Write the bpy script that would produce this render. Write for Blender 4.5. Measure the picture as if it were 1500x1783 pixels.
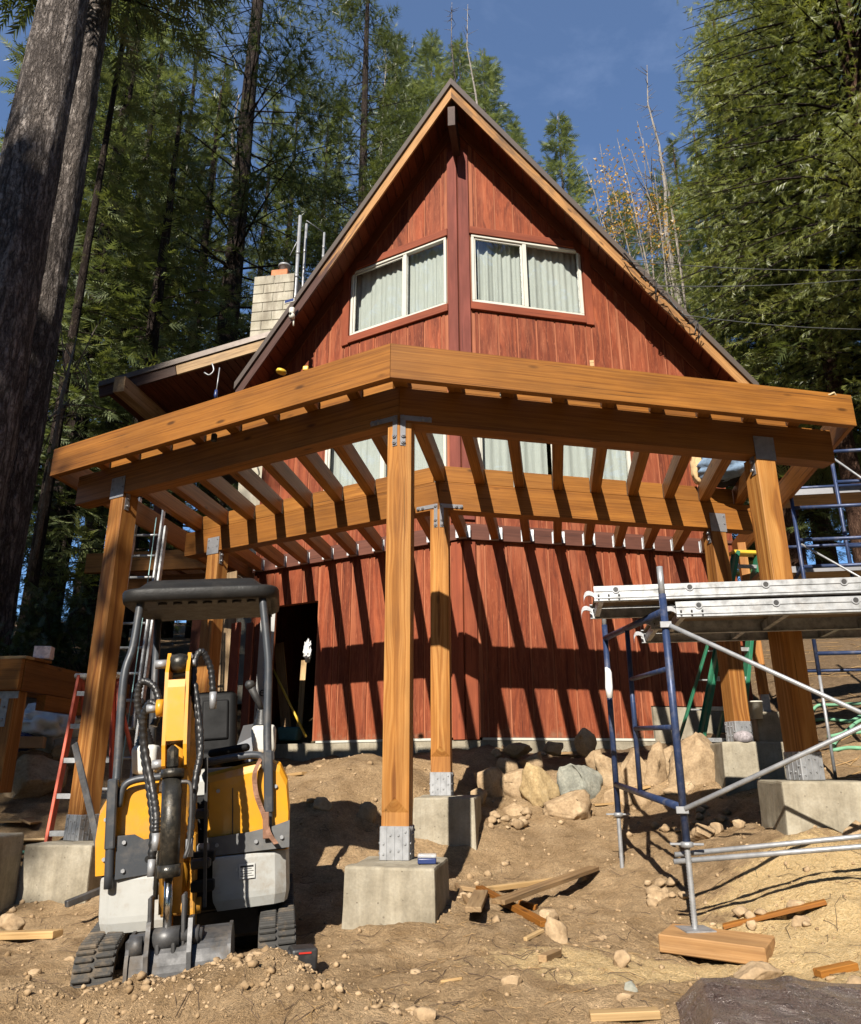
import bpy, bmesh, math, random
import numpy as np
from mathutils import Vector, Matrix, noise as mnoise
from math import sin, cos, tan, pi, radians, sqrt, atan2, hypot
R = radians
for _o in list(bpy.data.objects):
    bpy.data.objects.remove(_o)
scene = bpy.context.scene
col = scene.collection
rnd = random.Random(11)
rng = np.random.default_rng(11)

# ------------------------------------------------------------------ camera
PW, PH, FPX = 1500.0, 1783.0, 1340.3          # photo size and focal length in photo pixels
YAW, PITCH, ROLL = .1538, .3207, -.0022
camd = bpy.data.cameras.new('camera'); cam = bpy.data.objects.new('camera', camd); col.objects.link(cam)
_f0 = Vector((-sin(YAW), cos(YAW), 0)); _r0 = Vector((cos(YAW), sin(YAW), 0)); _u0 = Vector((0, 0, 1))
_fw = _f0*cos(PITCH) + _u0*sin(PITCH); _up = _u0*cos(PITCH) - _f0*sin(PITCH)
_ri = _r0*cos(ROLL) + _up*sin(ROLL); _uu = _up*cos(ROLL) - _r0*sin(ROLL)
cam.matrix_world = Matrix(((_ri.x, _uu.x, -_fw.x, 0), (_ri.y, _uu.y, -_fw.y, 0), (_ri.z, _uu.z, -_fw.z, 0), (0, 0, 0, 1)))
camd.sensor_fit = 'HORIZONTAL'; camd.sensor_width = 36; camd.lens = FPX/PW*36
camd.clip_start = .05; camd.clip_end = 2000
scene.camera = cam

# ------------------------------------------------------------------ light
SA, SB = .122, .68                            # sunlight travels along (SA, 1, -SB)
SUN_EL = math.atan2(SB, hypot(1, SA))
world = bpy.data.worlds.new('World'); scene.world = world; world.use_nodes = True
wt = world.node_tree; wt.nodes.clear()
sky = wt.nodes.new('ShaderNodeTexSky'); sky.sky_type = 'NISHITA'; sky.sun_disc = False
sky.sun_elevation = SUN_EL; sky.sun_rotation = R(187); sky.altitude = 1800
sky.air_density = 1.0; sky.dust_density = .1; sky.ozone_density = 3.0
SKY = .08
bg = wt.nodes.new('ShaderNodeBackground'); bg.inputs['Strength'].default_value = SKY
# thin high cloud: a faint veil over the whole sky
tc = wt.nodes.new('ShaderNodeTexCoord'); mp = wt.nodes.new('ShaderNodeMapping'); mp.inputs['Scale'].default_value = (2.2, 2.2, 5.0)
nz = wt.nodes.new('ShaderNodeTexNoise'); nz.inputs['Scale'].default_value = 1.6; nz.inputs['Detail'].default_value = 7; nz.inputs['Roughness'].default_value = .6; nz.inputs['Distortion'].default_value = .6
cr = wt.nodes.new('ShaderNodeValToRGB'); cr.color_ramp.elements[0].position = .50; cr.color_ramp.elements[1].position = 1.0
cr.color_ramp.elements[0].color = (.12, .12, .12, 1); cr.color_ramp.elements[1].color = (.35, .35, .35, 1)
mx = wt.nodes.new('ShaderNodeMixRGB'); mx.inputs[2].default_value = (5.4, 6.6, 9.4, 1)
outw = wt.nodes.new('ShaderNodeOutputWorld')
wt.links.new(tc.outputs['Generated'], mp.inputs['Vector']); wt.links.new(mp.outputs[0], nz.inputs['Vector'])
wt.links.new(nz.outputs['Fac'], cr.inputs['Fac']); wt.links.new(cr.outputs[0], mx.inputs[0]); hs = wt.nodes.new('ShaderNodeHueSaturation'); hs.inputs['Saturation'].default_value = 1.25; hs.inputs['Value'].default_value = 1.0; wt.links.new(sky.outputs[0], hs.inputs['Color']); wt.links.new(hs.outputs[0], mx.inputs[1])
wt.links.new(mx.outputs[0], bg.inputs['Color']); wt.links.new(bg.outputs[0], outw.inputs['Surface'])
sd = bpy.data.lights.new('sun', 'SUN'); sun = bpy.data.objects.new('sun', sd); col.objects.link(sun)
sd.energy = 5.0; sd.angle = R(.5); sd.color = (1.0, .93, .82)
sun.rotation_euler = Vector((SA, 1, -SB)).to_track_quat('-Z', 'Y').to_euler(); sun.location = (-2, -12, 14)
scene.view_settings.view_transform = 'Standard'; scene.view_settings.look = 'None'
scene.view_settings.exposure = .86; scene.view_settings.gamma = 1; scene.view_settings.use_curve_mapping = False
scene.render.engine = 'CYCLES'
scene.cycles.max_bounces = 4; scene.cycles.diffuse_bounces = 1; scene.cycles.glossy_bounces = 2; scene.cycles.transparent_max_bounces = 10

# ------------------------------------------------------------------ geometry helpers
def ray(u, v):
    return _fw + _ri*((u-PW/2)/FPX) + _uu*((PH/2-v)/FPX)
def onz(u, v, z): d = ray(u, v); return d*(z/d.z)
def ony(u, v, y): d = ray(u, v); return d*(y/d.y)
def dist(u, v, D): d = ray(u, v); return d*(D/hypot(d.x, d.y))
def pxof(p):
    p = Vector(p); z = p.dot(_fw); return PW/2+FPX*p.dot(_ri)/z, PH/2-FPX*p.dot(_uu)/z

V = Vector
WM = {}
MATS = {}
def put(name, me, M=None, parent=None):
    o = bpy.data.objects.new(name, me); col.objects.link(o)
    M = M if M is not None else Matrix.Identity(4)
    WM[o.name] = M.copy()
    if parent is not None:
        o.parent = parent; o.matrix_basis = WM[parent.name].inverted() @ M
    else:
        o.matrix_basis = M
    return o
def tag(o, label, cat, group=None, kind=None):
    if label: o['label'] = label
    if cat: o['category'] = cat
    if group: o['group'] = group
    if kind: o['kind'] = kind
    return o
def empty(name, loc, label=None, cat=None, group=None, rz=0, M=None):
    M = M if M is not None else Matrix.Translation(V(loc)) @ Matrix.Rotation(rz, 4, 'Z')
    o = put(name, None, M); o.empty_display_size = .1
    return tag(o, label, cat, group)
def frame(p0, p1, up=V((0, 0, 1))):
    p0 = V(p0); p1 = V(p1); x = (p1-p0).normalized(); up = V(up)
    if abs(x.dot(up.normalized())) > .999: up = V((0, -1, 0))
    z = (up - x*up.dot(x)).normalized(); y = z.cross(x)
    return Matrix(((x.x, y.x, z.x, p0.x), (x.y, y.y, z.y, p0.y), (x.z, y.z, z.z, p0.z), (0, 0, 0, 1)))

class MB:
    def __init__(s): s.v = []; s.f = []; s.sm = []; s.mi = []; s.m = 0
    def add(s, vs, fs, M=None, smooth=False):
        b = len(s.v)
        for p in vs:
            p = V(p); s.v.append(tuple(M @ p) if M is not None else tuple(p))
        for f in fs:
            s.f.append(tuple(b+i for i in f)); s.sm.append(smooth); s.mi.append(s.m)
        return s
    def box(s, c, d, M=None, ch=0.0, rz=0):
        hx, hy, hz = d[0]/2, d[1]/2, d[2]/2
        T = Matrix.Translation(V(c))
        if rz: T = T @ Matrix.Rotation(rz, 4, 'Z')
        if M is not None: T = M @ T
        if ch <= 0:
            vs = [(x*hx, y*hy, z*hz) for x in (-1, 1) for y in (-1, 1) for z in (-1, 1)]
            fs = [(0, 1, 3, 2), (4, 6, 7, 5), (0, 4, 5, 1), (2, 3, 7, 6), (0, 2, 6, 4), (1, 5, 7, 3)]
            return s.add(vs, fs, T)
        ch = min(ch, hx*.9, hy*.9, hz*.9)
        vs = []; ix = {}
        for x in (-1, 1):
            for y in (-1, 1):
                for z in (-1, 1):
                    for a in range(3):
                        q = [x*(hx-ch), y*(hy-ch), z*(hz-ch)]; q[a] = (x*hx, y*hy, z*hz)[a]
                        ix[x, y, z, a] = len(vs); vs.append(q)
        fs = []
        for a in range(3):
            b, c2 = [(1, 2), (0, 2), (0, 1)][a]
            for sg in (-1, 1):
                q = []
                for (i, j) in ((-1, -1), (1, -1), (1, 1), (-1, 1)):
                    k = [0, 0, 0]; k[a] = sg; k[b] = i; k[c2] = j; q.append(ix[k[0], k[1], k[2], a])
                flip = (sg < 0) ^ (a == 1)
                fs.append(tuple(q[::-1]) if flip else tuple(q))
        for a in range(3):
            b, c2 = [(1, 2), (0, 2), (0, 1)][a]
            for i in (-1, 1):
                for j in (-1, 1):
                    def g(t, ax):
                        k = [0, 0, 0]; k[a] = t; k[b] = i; k[c2] = j; return ix[k[0], k[1], k[2], ax]
                    q = (g(-1, b), g(1, b), g(1, c2), g(-1, c2))
                    flip = (i*j > 0) ^ (a == 1)
                    fs.append(q[::-1] if flip else q)
        for x in (-1, 1):
            for y in (-1, 1):
                for z in (-1, 1):
                    q = (ix[x, y, z, 0], ix[x, y, z, 1], ix[x, y, z, 2])
                    fs.append(q if x*y*z > 0 else q[::-1])
        return s.add(vs, fs, T)
    def prism(s, poly, z0, z1, M=None):           # poly in xy, extruded along z
        n = len(poly)
        a = sum(poly[i][0]*poly[(i+1) % n][1]-poly[(i+1) % n][0]*poly[i][1] for i in range(n))
        if a < 0: poly = poly[::-1]
        vs = [(p[0], p[1], z0) for p in poly]+[(p[0], p[1], z1) for p in poly]
        fs = [tuple(range(n))[::-1], tuple(range(n, 2*n))]+[(i, (i+1) % n, n+(i+1) % n, n+i) for i in range(n)]
        return s.add(vs, fs, M)
    def loft(s, rings, M=None, cap=True, smooth=True, closed=True):
        n = len(rings[0]); vs = [p for r in rings for p in r]; fs = []
        for k in range(len(rings)-1):
            for i in range(n if closed else n-1):
                j = (i+1) % n; fs.append((k*n+i, k*n+j, (k+1)*n+j, (k+1)*n+i))
        b = len(s.v); s.add(vs, fs, M, smooth)
        if cap and closed:
            s.f.append(tuple(b+i for i in range(n))[::-1]); s.sm.append(False); s.mi.append(s.m)
            e = b+(len(rings)-1)*n
            s.f.append(tuple(e+i for i in range(n))); s.sm.append(False); s.mi.append(s.m)
        return s
    def tube(s, path, r, n=8, M=None, cap=True, smooth=True):
        path = [V(p) for p in path]; rs = r if isinstance(r, (list, tuple)) else [r]*len(path)
        rings = []; pu = None
        for i, p in enumerate(path):
            t = (path[min(i+1, len(path)-1)]-path[max(i-1, 0)])
            if t.length < 1e-9: t = V((0, 0, 1))
            t.normalize()
            if pu is None: pu = V((0, 0, 1)) if abs(t.z) < .9 else V((1, 0, 0))
            u = (pu - t*pu.dot(t)).normalized(); w = t.cross(u); pu = u
            rings.append([tuple(p+u*(rs[i]*cos(2*pi*k/n))+w*(rs[i]*sin(2*pi*k/n))) for k in range(n)])
        return s.loft(rings, M, cap, smooth)
    def cyl(s, a, b, r, n=12, M=None, r2=None): return s.tube([a, b], [r, r if r2 is None else r2], n, M)
    def lathe(s, prof, n=14, M=None):              # prof [(r,z)]
        return s.loft([[(r*cos(2*pi*k/n), r*sin(2*pi*k/n), z) for k in range(n)] for r, z in prof], M)
    def mesh(s, name, *mats):
        me = bpy.data.meshes.new(name); me.from_pydata(s.v, [], s.f)
        me.polygons.foreach_set('use_smooth', s.sm)
        for m in mats: me.materials.append(m)
        if len(mats) > 1: me.polygons.foreach_set('material_index', s.mi)
        me.update(); return me
    def build(s, name, mat, parent=None, M=None):
        ms = mat if isinstance(mat, (list, tuple)) else [mat]
        return put(name, s.mesh(name, *ms), M, parent)

_tc = {}
def timber(name, p0, p1, w, h, mat, parent=None, up=V((0, 0, 1)), ch=.004):
    """solid board or post, local X along its length, width along Y, height along Z, centred on p0-p1"""
    L = (V(p1)-V(p0)).length; key = (name, round(L, 3), round(w, 4), round(h, 4), mat.name, ch)
    if key not in _tc:
        _tc[key] = MB().box((L/2, 0, 0), (L, w, h), ch=ch).mesh(name, mat)
    return put(name, _tc[key], frame(p0, p1, up), parent)
def planprism(name, pts, z0, z1, ang, mat, parent=None):
    """plan polygon extruded in z; local X lies along direction ang"""
    o = V((pts[0][0], pts[0][1], (z0+z1)/2)); Mw = Matrix.Translation(o) @ Matrix.Rotation(ang, 4, 'Z'); inv = Mw.inverted()
    q = [inv @ V((p[0], p[1], o.z)) for p in pts]
    b = MB().prism([(p.x, p.y) for p in q], -(z1-z0)/2, (z1-z0)/2)
    return b.build(name, mat, parent, Mw)
def bezier(p, n=12):
    p = [V(a) for a in p]; out = []
    for i in range(n+1):
        t = i/n; q = list(p)
        while len(q) > 1: q = [q[k].lerp(q[k+1], t) for k in range(len(q)-1)]
        out.append(q[0])
    return out
def spline(p, n=6):
    p = [V(a) for a in p]; P = [p[0]*2-p[1]]+p+[p[-1]*2-p[-2]]; out = []
    for i in range(1, len(P)-2):
        for k in range(n):
            t = k/n; a, b, c, d = P[i-1:i+3]
            out.append(.5*((2*b)+(c-a)*t+(2*a-5*b+4*c-d)*t*t+(3*b-a-3*c+d)*t**3))
    out.append(p[-1]); return out

# ------------------------------------------------------------------ material helpers
class NT:
    def __init__(s, name):
        s.mat = bpy.data.materials.new(name); s.mat.use_nodes = True; s.t = s.mat.node_tree; s.t.nodes.clear()
        s.out = s.t.nodes.new('ShaderNodeOutputMaterial'); MATS[name] = s.mat
    def n(s, kind, ins=None, **pr):
        nd = s.t.nodes.new('ShaderNode'+kind)
        for k, v in pr.items(): setattr(nd, k, v)
        for k, v in (ins or {}).items(): s.set(nd.inputs[k], v)
        return nd
    def set(s, sock, v):
        if isinstance(v, bpy.types.NodeSocket): s.t.links.new(v, sock)
        elif isinstance(v, bpy.types.Node): s.t.links.new(v.outputs[0], sock)
        elif isinstance(v, (tuple, list)) and sock.type == 'RGBA' and len(v) == 3: sock.default_value = (*v, 1)
        else: sock.default_value = v
    def math(s, op, a, b=0.0, c=None):
        nd = s.n('Math', operation=op); s.set(nd.inputs[0], a); s.set(nd.inputs[1], b)
        if c is not None: s.set(nd.inputs[2], c)
        return nd.outputs[0]
    def vmath(s, op, a, b=(0, 0, 0)):
        nd = s.n('VectorMath', operation=op); s.set(nd.inputs[0], a); s.set(nd.inputs[1], b); return nd.outputs[0]
    def noise(s, vec, scale, detail=3, rough=.55, dist=0.0):
        nd = s.n('TexNoise', {'Scale': scale, 'Detail': detail, 'Roughness': rough, 'Distortion': dist}); s.set(nd.inputs['Vector'], vec); return nd.outputs['Fac']
    def ramp(s, fac, stops, interp='LINEAR'):
        nd = s.n('ValToRGB'); cr = nd.color_ramp; cr.interpolation = interp
        while len(cr.elements) < len(stops): cr.elements.new(.5)
        for e, (p, c) in zip(cr.elements, stops):
            e.position = p; e.color = (c, c, c, 1) if isinstance(c, (int, float)) else (*c, 1)
        s.set(nd.inputs[0], fac); return nd.outputs[0]
    def mix(s, fac, a, b, blend='MIX'):
        nd = s.n('MixRGB', blend_type=blend); s.set(nd.inputs[0], fac); s.set(nd.inputs[1], a); s.set(nd.inputs[2], b); return nd.outputs[0]
    def bump(s, h, strength=.3, d=.01, normal=None):
        nd = s.n('Bump', {'Strength': strength, 'Distance': d}); s.set(nd.inputs['Height'], h)
        if normal is not None: s.set(nd.inputs['Normal'], normal)
        return nd.outputs[0]
    def bsdf(s, colr, rough=.7, metal=0.0, normal=None, spec=.5, **extra):
        nd = s.n('BsdfPrincipled'); s.set(nd.inputs['Base Color'], colr); s.set(nd.inputs['Roughness'], rough); s.set(nd.inputs['Metallic'], metal)
        nd.inputs['Specular IOR Level'].default_value = spec
        if normal is not None: s.set(nd.inputs['Normal'], normal)
        for k, v in extra.items(): s.set(nd.inputs[k], v)
        s.t.links.new(nd.outputs[0], s.out.inputs['Surface']); return s.mat
    def obj(s): return s.n('TexCoord').outputs['Object']
    def pos(s): return s.n('NewGeometry').outputs['Position']
    def rand(s): return s.n('ObjectInfo').outputs['Random']

def mat_wood(name, dark, mid, light, rough=.6, ringf=420, knots=.5, weather=0.0, spec=.3, distort=6.0, streak=None, ringw=.34, dust=False):
    t = NT(name); co = t.obj(); rn = t.rand()
    off = t.n('CombineXYZ', {0: t.math('MULTIPLY', rn, 37.0), 1: t.math('MULTIPLY', rn, 11.0), 2: t.math('MULTIPLY', rn, 5.3)})
    sp = t.n('SeparateXYZ', {0: co})
    low = t.noise(t.vmath('ADD', t.vmath('MULTIPLY', co, (.9, 4.5, 4.5)), off), 1.0, 2)
    yy = t.math('ADD', sp.outputs[1], t.math('MULTIPLY_ADD', rn, .16, -.08))
    zz = t.math('ADD', sp.outputs[2], t.math('MULTIPLY_ADD', rn, .10, .06))
    rad = t.math('SQRT', t.math('ADD', t.math('MULTIPLY', yy, yy), t.math('MULTIPLY', zz, zz)))
    ph = t.math('ADD', t.math('MULTIPLY', rad, float(ringf)), t.math('MULTIPLY', low, distort*5))
    ring = t.noise(t.n('CombineXYZ', {0: t.math('MULTIPLY', ph, .16), 1: t.math('MULTIPLY', sp.outputs[0], .35), 2: t.math('MULTIPLY', rn, 50.0)}), 1.0, 2, .5)
    ring = t.ramp(ring, [(.32, 0.0), (.68, 1.0)])
    fib = t.noise(t.vmath('ADD', t.vmath('MULTIPLY', co, (3.0, 110, 110)), off), 1.0, 3, .6)
    big = t.noise(t.vmath('ADD', t.vmath('MULTIPLY', co, (1.2, 3, 3)), off), 1.3, 3)
    fac = t.math('ADD', t.math('MULTIPLY', ring, ringw), t.math('MULTIPLY', fib, 1-ringw))
    c = t.ramp(fac, [(.18, dark), (.5, mid), (.82, light)])
    c = t.mix(1.0, c, t.ramp(big, [(.3, (.78, .76, .72)), (.7, (1.12, 1.1, 1.06))]), 'MULTIPLY')
    c = t.mix(1.0, c, t.ramp(rn, [(0, (.74, .70, .66)), (.4, (1.0, .96, .9)), (.75, (.92, .94, .98)), (1, (1.16, 1.12, 1.05))]), 'MULTIPLY')
    if streak is not None:
        st = t.noise(t.vmath('ADD', t.vmath('MULTIPLY', co, (3.2, 42, 42)), off), 1.0, 5, .68, 2.4)
        c = t.mix(t.ramp(st, [(.54, 0.0), (.68, .55)]), c, streak)
        st2 = t.noise(t.vmath('ADD', t.vmath('MULTIPLY', co, (1.1, 9, 9)), off), 1.0, 3, .6)
        c = t.mix(t.ramp(st2, [(.52, 0.0), (.7, .45)]), c, tuple(q*.8 for q in streak))
    if knots > 0:
        vo = t.n('TexVoronoi', {'Scale': 1.0, 'Vector': t.vmath('ADD', t.vmath('MULTIPLY', co, (1.7, 5.5, 5.5)), off)})
        k = t.ramp(vo.outputs['Distance'], [(.055, 1.0), (.085, .55), (.12, 0.0)])
        c = t.mix(t.math('MULTIPLY', k, knots), c, tuple(a*.38 for a in dark))
    if weather > 0:
        w = t.noise(t.vmath('ADD', t.vmath('MULTIPLY', co, (1.5, 6, 6)), off), 1.7, 5, .65)
        c = t.mix(t.ramp(w, [(.45, 0.0), (.7, weather)]), c, (.075, .05, .035))
    ck = t.noise(t.vmath('ADD', t.vmath('MULTIPLY', co, (.9, 55, 55)), off), 1.0, 2, .4); ck = t.ramp(ck, [(.70, 0.0), (.735, .75)])
    c = t.mix(ck, c, tuple(q*.3 for q in dark))
    fac = t.math('SUBTRACT', fac, ck)
    if dust:
        pz_ = t.n('SeparateXYZ', {0: t.pos()}).outputs[2]; dn = t.noise(t.pos(), 6, 6, .7)
        c = t.mix(t.ramp(t.math('ADD', t.math('MULTIPLY', pz_, -1.6), t.math('MULTIPLY_ADD', dn, 1.6, -.1)), [(-.2, 0.0), (.35, .55)]), c, (.24, .15, .09))
    nrm = t.bump(fac, .3, .004)
    return t.bsdf(c, t.ramp(fac, [(0, rough+.1), (1, rough-.05)]), normal=nrm, spec=spec)

def mat_plain(name, c, rough=.5, metal=0.0, var=.12, dirt=0.0, dirtc=(.16, .11, .07), nscale=9.0, bump=.08, spec=.5, coat=0.0):
    t = NT(name); co = t.obj(); n1 = t.noise(co, nscale, 5, .6)
    cc = t.mix(1.0, c, t.ramp(n1, [(.3, 1-var), (.7, 1+var)]), 'MULTIPLY')
    rr = t.ramp(n1, [(.3, min(1, rough+.1)), (.7, max(.02, rough-.06))])
    if dirt > 0:
        n2 = t.noise(co, nscale*.7, 8, .72); d = t.ramp(n2, [(.5, 0.0), (.66, dirt)])
        cc = t.mix(d, cc, dirtc); rr = t.mix(d, rr, (.9, .9, .9))
    nb = t.noise(co, nscale*12, 3)
    ex = {'Coat Weight': coat} if coat else {}
    return t.bsdf(cc, rr, metal, t.bump(nb, bump, .003), spec, **ex)
# ------------------------------------------------------------------ materials
WOOD = mat_wood('stained_cedar', (.14, .049, .007), (.248, .100, .0165), (.325, .143, .029), rough=.55, knots=.85, distort=4, weather=.10)
WOODP = mat_wood('stained_fir_post', (.175, .062, .012), (.325, .138, .030), (.44, .222, .066), rough=.6, ringf=420, knots=.6, distort=7, ringw=.6, weather=.12)
WOODR = mat_wood('weathered_rake_wood', (.17, .075, .025), (.36, .19, .075), (.47, .28, .12), weather=.8, knots=.8)
RAWWOOD = mat_wood('raw_lumber', (.30, .19, .085), (.46, .31, .15), (.55, .40, .22), knots=.5)
OLDWOOD = mat_wood('old_scrap_wood', (.18, .11, .055), (.33, .22, .115), (.43, .31, .18), weather=.35, knots=.6)
DARKWOOD = mat_wood('dark_brown_timber', (.028, .014, .010), (.05, .024, .018), (.085, .043, .03), weather=.4, knots=.3)
RED = mat_wood('red_siding', (.10, .021, .009), (.195, .044, .0175), (.272, .070, .028), rough=.62, ringf=220, knots=.25, distort=10, streak=(.44, .15, .07), ringw=.5, dust=True)
REDTRIM = mat_wood('red_trim', (.15, .034, .017), (.215, .052, .023), (.27, .075, .034), rough=.6, knots=.5)
REDPOST = mat_wood('red_corner_trim', (.12, .032, .024), (.17, .046, .034), (.21, .06, .045), rough=.65, knots=.8)
GROOVE = mat_wood('orange_groove', (.24, .075, .035), (.32, .11, .055), (.40, .15, .08), knots=0)
SOFFIT = mat_wood('red_soffit', (.085, .025, .012), (.14, .042, .02), (.20, .066, .030), knots=.5)
LEDGER = mat_wood('brown_ledger', (.085, .032, .024), (.125, .05, .036), (.16, .066, .048), knots=.2)
VINYL = mat_plain('white_vinyl', (.52, .505, .44), .45, var=.05)
METALROOF = mat_plain('brown_metal_roof', (.125, .10, .085), .42, .35, var=.12)
GALV = mat_plain('galvanized_steel', (.30, .305, .315), .5, .45, var=.28, nscale=16, bump=.03)
GALVD = mat_plain('grey_steel_strap', (.25, .25, .265), .42, .7, var=.15, nscale=14)
ALU = mat_plain('aluminium', (.37, .378, .385), .42, .5, var=.42, dirt=.2, dirtc=(.24, .2, .16), nscale=15)
BLUE = mat_plain('blue_scaffold_paint', (.024, .042, .105), .42, .25, var=.25, dirt=.28, dirtc=(.22, .2, .19), nscale=14)
CEDARTOP = mat_plain('plank_deck_plywood', (.16, .115, .075), .8, var=.2)
ORANGEFG = mat_plain('orange_fiberglass', (.52, .075, .03), .5, var=.15, dirt=.25, nscale=14)
GREENFG = mat_plain('green_fiberglass', (.012, .125, .065), .45, var=.15, dirt=.15, nscale=14)
BLACKPL = mat_plain('black_plastic', (.018, .018, .019), .48, var=.25, dirt=.3, dirtc=(.085, .075, .065), nscale=18, bump=.25)
CANOPY = mat_plain('canopy_black_plastic', (.014, .0135, .013), .5, var=.25, dirt=.3, dirtc=(.035, .031, .027), nscale=7, bump=.5, spec=.25)
RUBBER = mat_plain('track_rubber', (.04, .038, .035), .8, var=.3, dirt=.75, dirtc=(.20, .145, .09), nscale=8)
HOSE = mat_plain('black_hose', (.014, .014, .015), .38, var=.3, dirt=.25, dirtc=(.1, .085, .07), nscale=25)
YELLOW = mat_plain('yellow_machine_paint', (.58, .26, .014), .34, var=.10, dirt=.28, dirtc=(.3, .17, .05), nscale=7, coat=.3, bump=.02)
YELLOWD = mat_plain('muddy_yellow_paint', (.50, .23, .02), .5, var=.2, dirt=.75, dirtc=(.20, .115, .045), nscale=16)
DGREY = mat_plain('dark_grey_machine_paint', (.045, .05, .058), .42, .2, var=.15, dirt=.3, dirtc=(.17, .14, .11), nscale=12)
MWHITE = mat_plain('white_machine_casting', (.37, .37, .35), .5, var=.07, dirt=.55, dirtc=(.24, .19, .13), nscale=9)
CONSOLE = mat_plain('pale_grey_console', (.55, .545, .50), .5, var=.06, dirt=.2)
STEEL = mat_plain('worn_steel', (.07, .069, .07), .5, .4, var=.6, dirt=.5, dirtc=(.15, .12, .09), nscale=11)
GREASE = mat_plain('greasy_black_steel', (.030, .028, .024), .3, .4, var=.5, dirt=.55, dirtc=(.13, .105, .07), nscale=22, bump=.3)
CHROME = mat_plain('chrome_rod', (.6, .59, .57), .18, 1.0, var=.15)
TERRA = mat_plain('terracotta_flue', (.42, .16, .07), .8, var=.2)
WEB = mat_plain('brown_webbing', (.20, .10, .06), .8, var=.25, nscale=30)
CLOTHW = mat_plain('white_plastic_bag', (.72, .72, .72), .45, var=.08)
CARD = mat_plain('cardboard', (.33, .22, .13), .9, var=.15)
DENIM = mat_plain('blue_denim', (.17, .25, .36), .9, var=.3, nscale=20)
DKCLOTH = mat_plain('dark_cloth', (.02, .022, .026), .9, var=.3)
TANLEATHER = mat_plain('tan_suede', (.50, .34, .17), .9, var=.2)
BLUEPL = mat_plain('blue_plastic', (.02, .035, .12), .35, var=.15)
YELPL = mat_plain('yellow_plastic', (.62, .40, .04), .4, var=.1)
REDPL = mat_plain('red_plastic', (.45, .03, .02), .4, var=.1)
PINKBOX = mat_plain('printed_box', (.72, .58, .55), .7, var=.3, nscale=30)
GREENHOSE = mat_plain('green_hose', (.16, .36, .22), .6, var=.2)
WIREM = mat_plain('grey_cable', (.09, .095, .10), .5, .2, var=.1)
BLACKM = mat_plain('matt_black', (.006, .006, .006), .9, var=.3)
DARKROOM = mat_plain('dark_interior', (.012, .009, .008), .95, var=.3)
STRAPDARK = mat_plain('black_strap', (.02, .02, .02), .6)

def _glass():
    t = NT('window_glass'); fr = t.n('LayerWeight', {'Blend': .5})
    a = t.n('BsdfTransparent', {'Color': (.93, .95, .94)}); g = t.n('BsdfGlossy', {'Color': (1, 1, 1), 'Roughness': .01})
    m = t.n('MixShader'); t.set(m.inputs[0], t.math('MULTIPLY_ADD', t.math('POWER', fr.outputs['Facing'], 3.5), .6, .07)); t.t.links.new(a.outputs[0], m.inputs[1]); t.t.links.new(g.outputs[0], m.inputs[2])
    t.t.links.new(m.outputs[0], t.out.inputs['Surface']); return t.mat
GLASS = _glass()
def _clear():
    t = NT('clear_plastic'); a = t.n('BsdfTransparent', {'Color': (.93, .95, .96)}); g = t.n('BsdfPrincipled', {'Base Color': (.6, .62, .66), 'Roughness': .15})
    m = t.n('MixShader', {0: .35}); t.t.links.new(a.outputs[0], m.inputs[1]); t.t.links.new(g.outputs[0], m.inputs[2]); t.t.links.new(m.outputs[0], t.out.inputs['Surface']); return t.mat
CLEARPL = _clear()
def _curtain():
    t = NT('curtain_cloth'); co = t.obj(); n = t.noise(t.vmath('MULTIPLY', co, (60, 60, 4)), 1.0, 3)
    c = t.ramp(n, [(.3, (.43, .44, .42)), (.7, (.51, .515, .49))])
    return t.bsdf(c, .9, spec=.1)
CURTAIN = _curtain()
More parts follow.
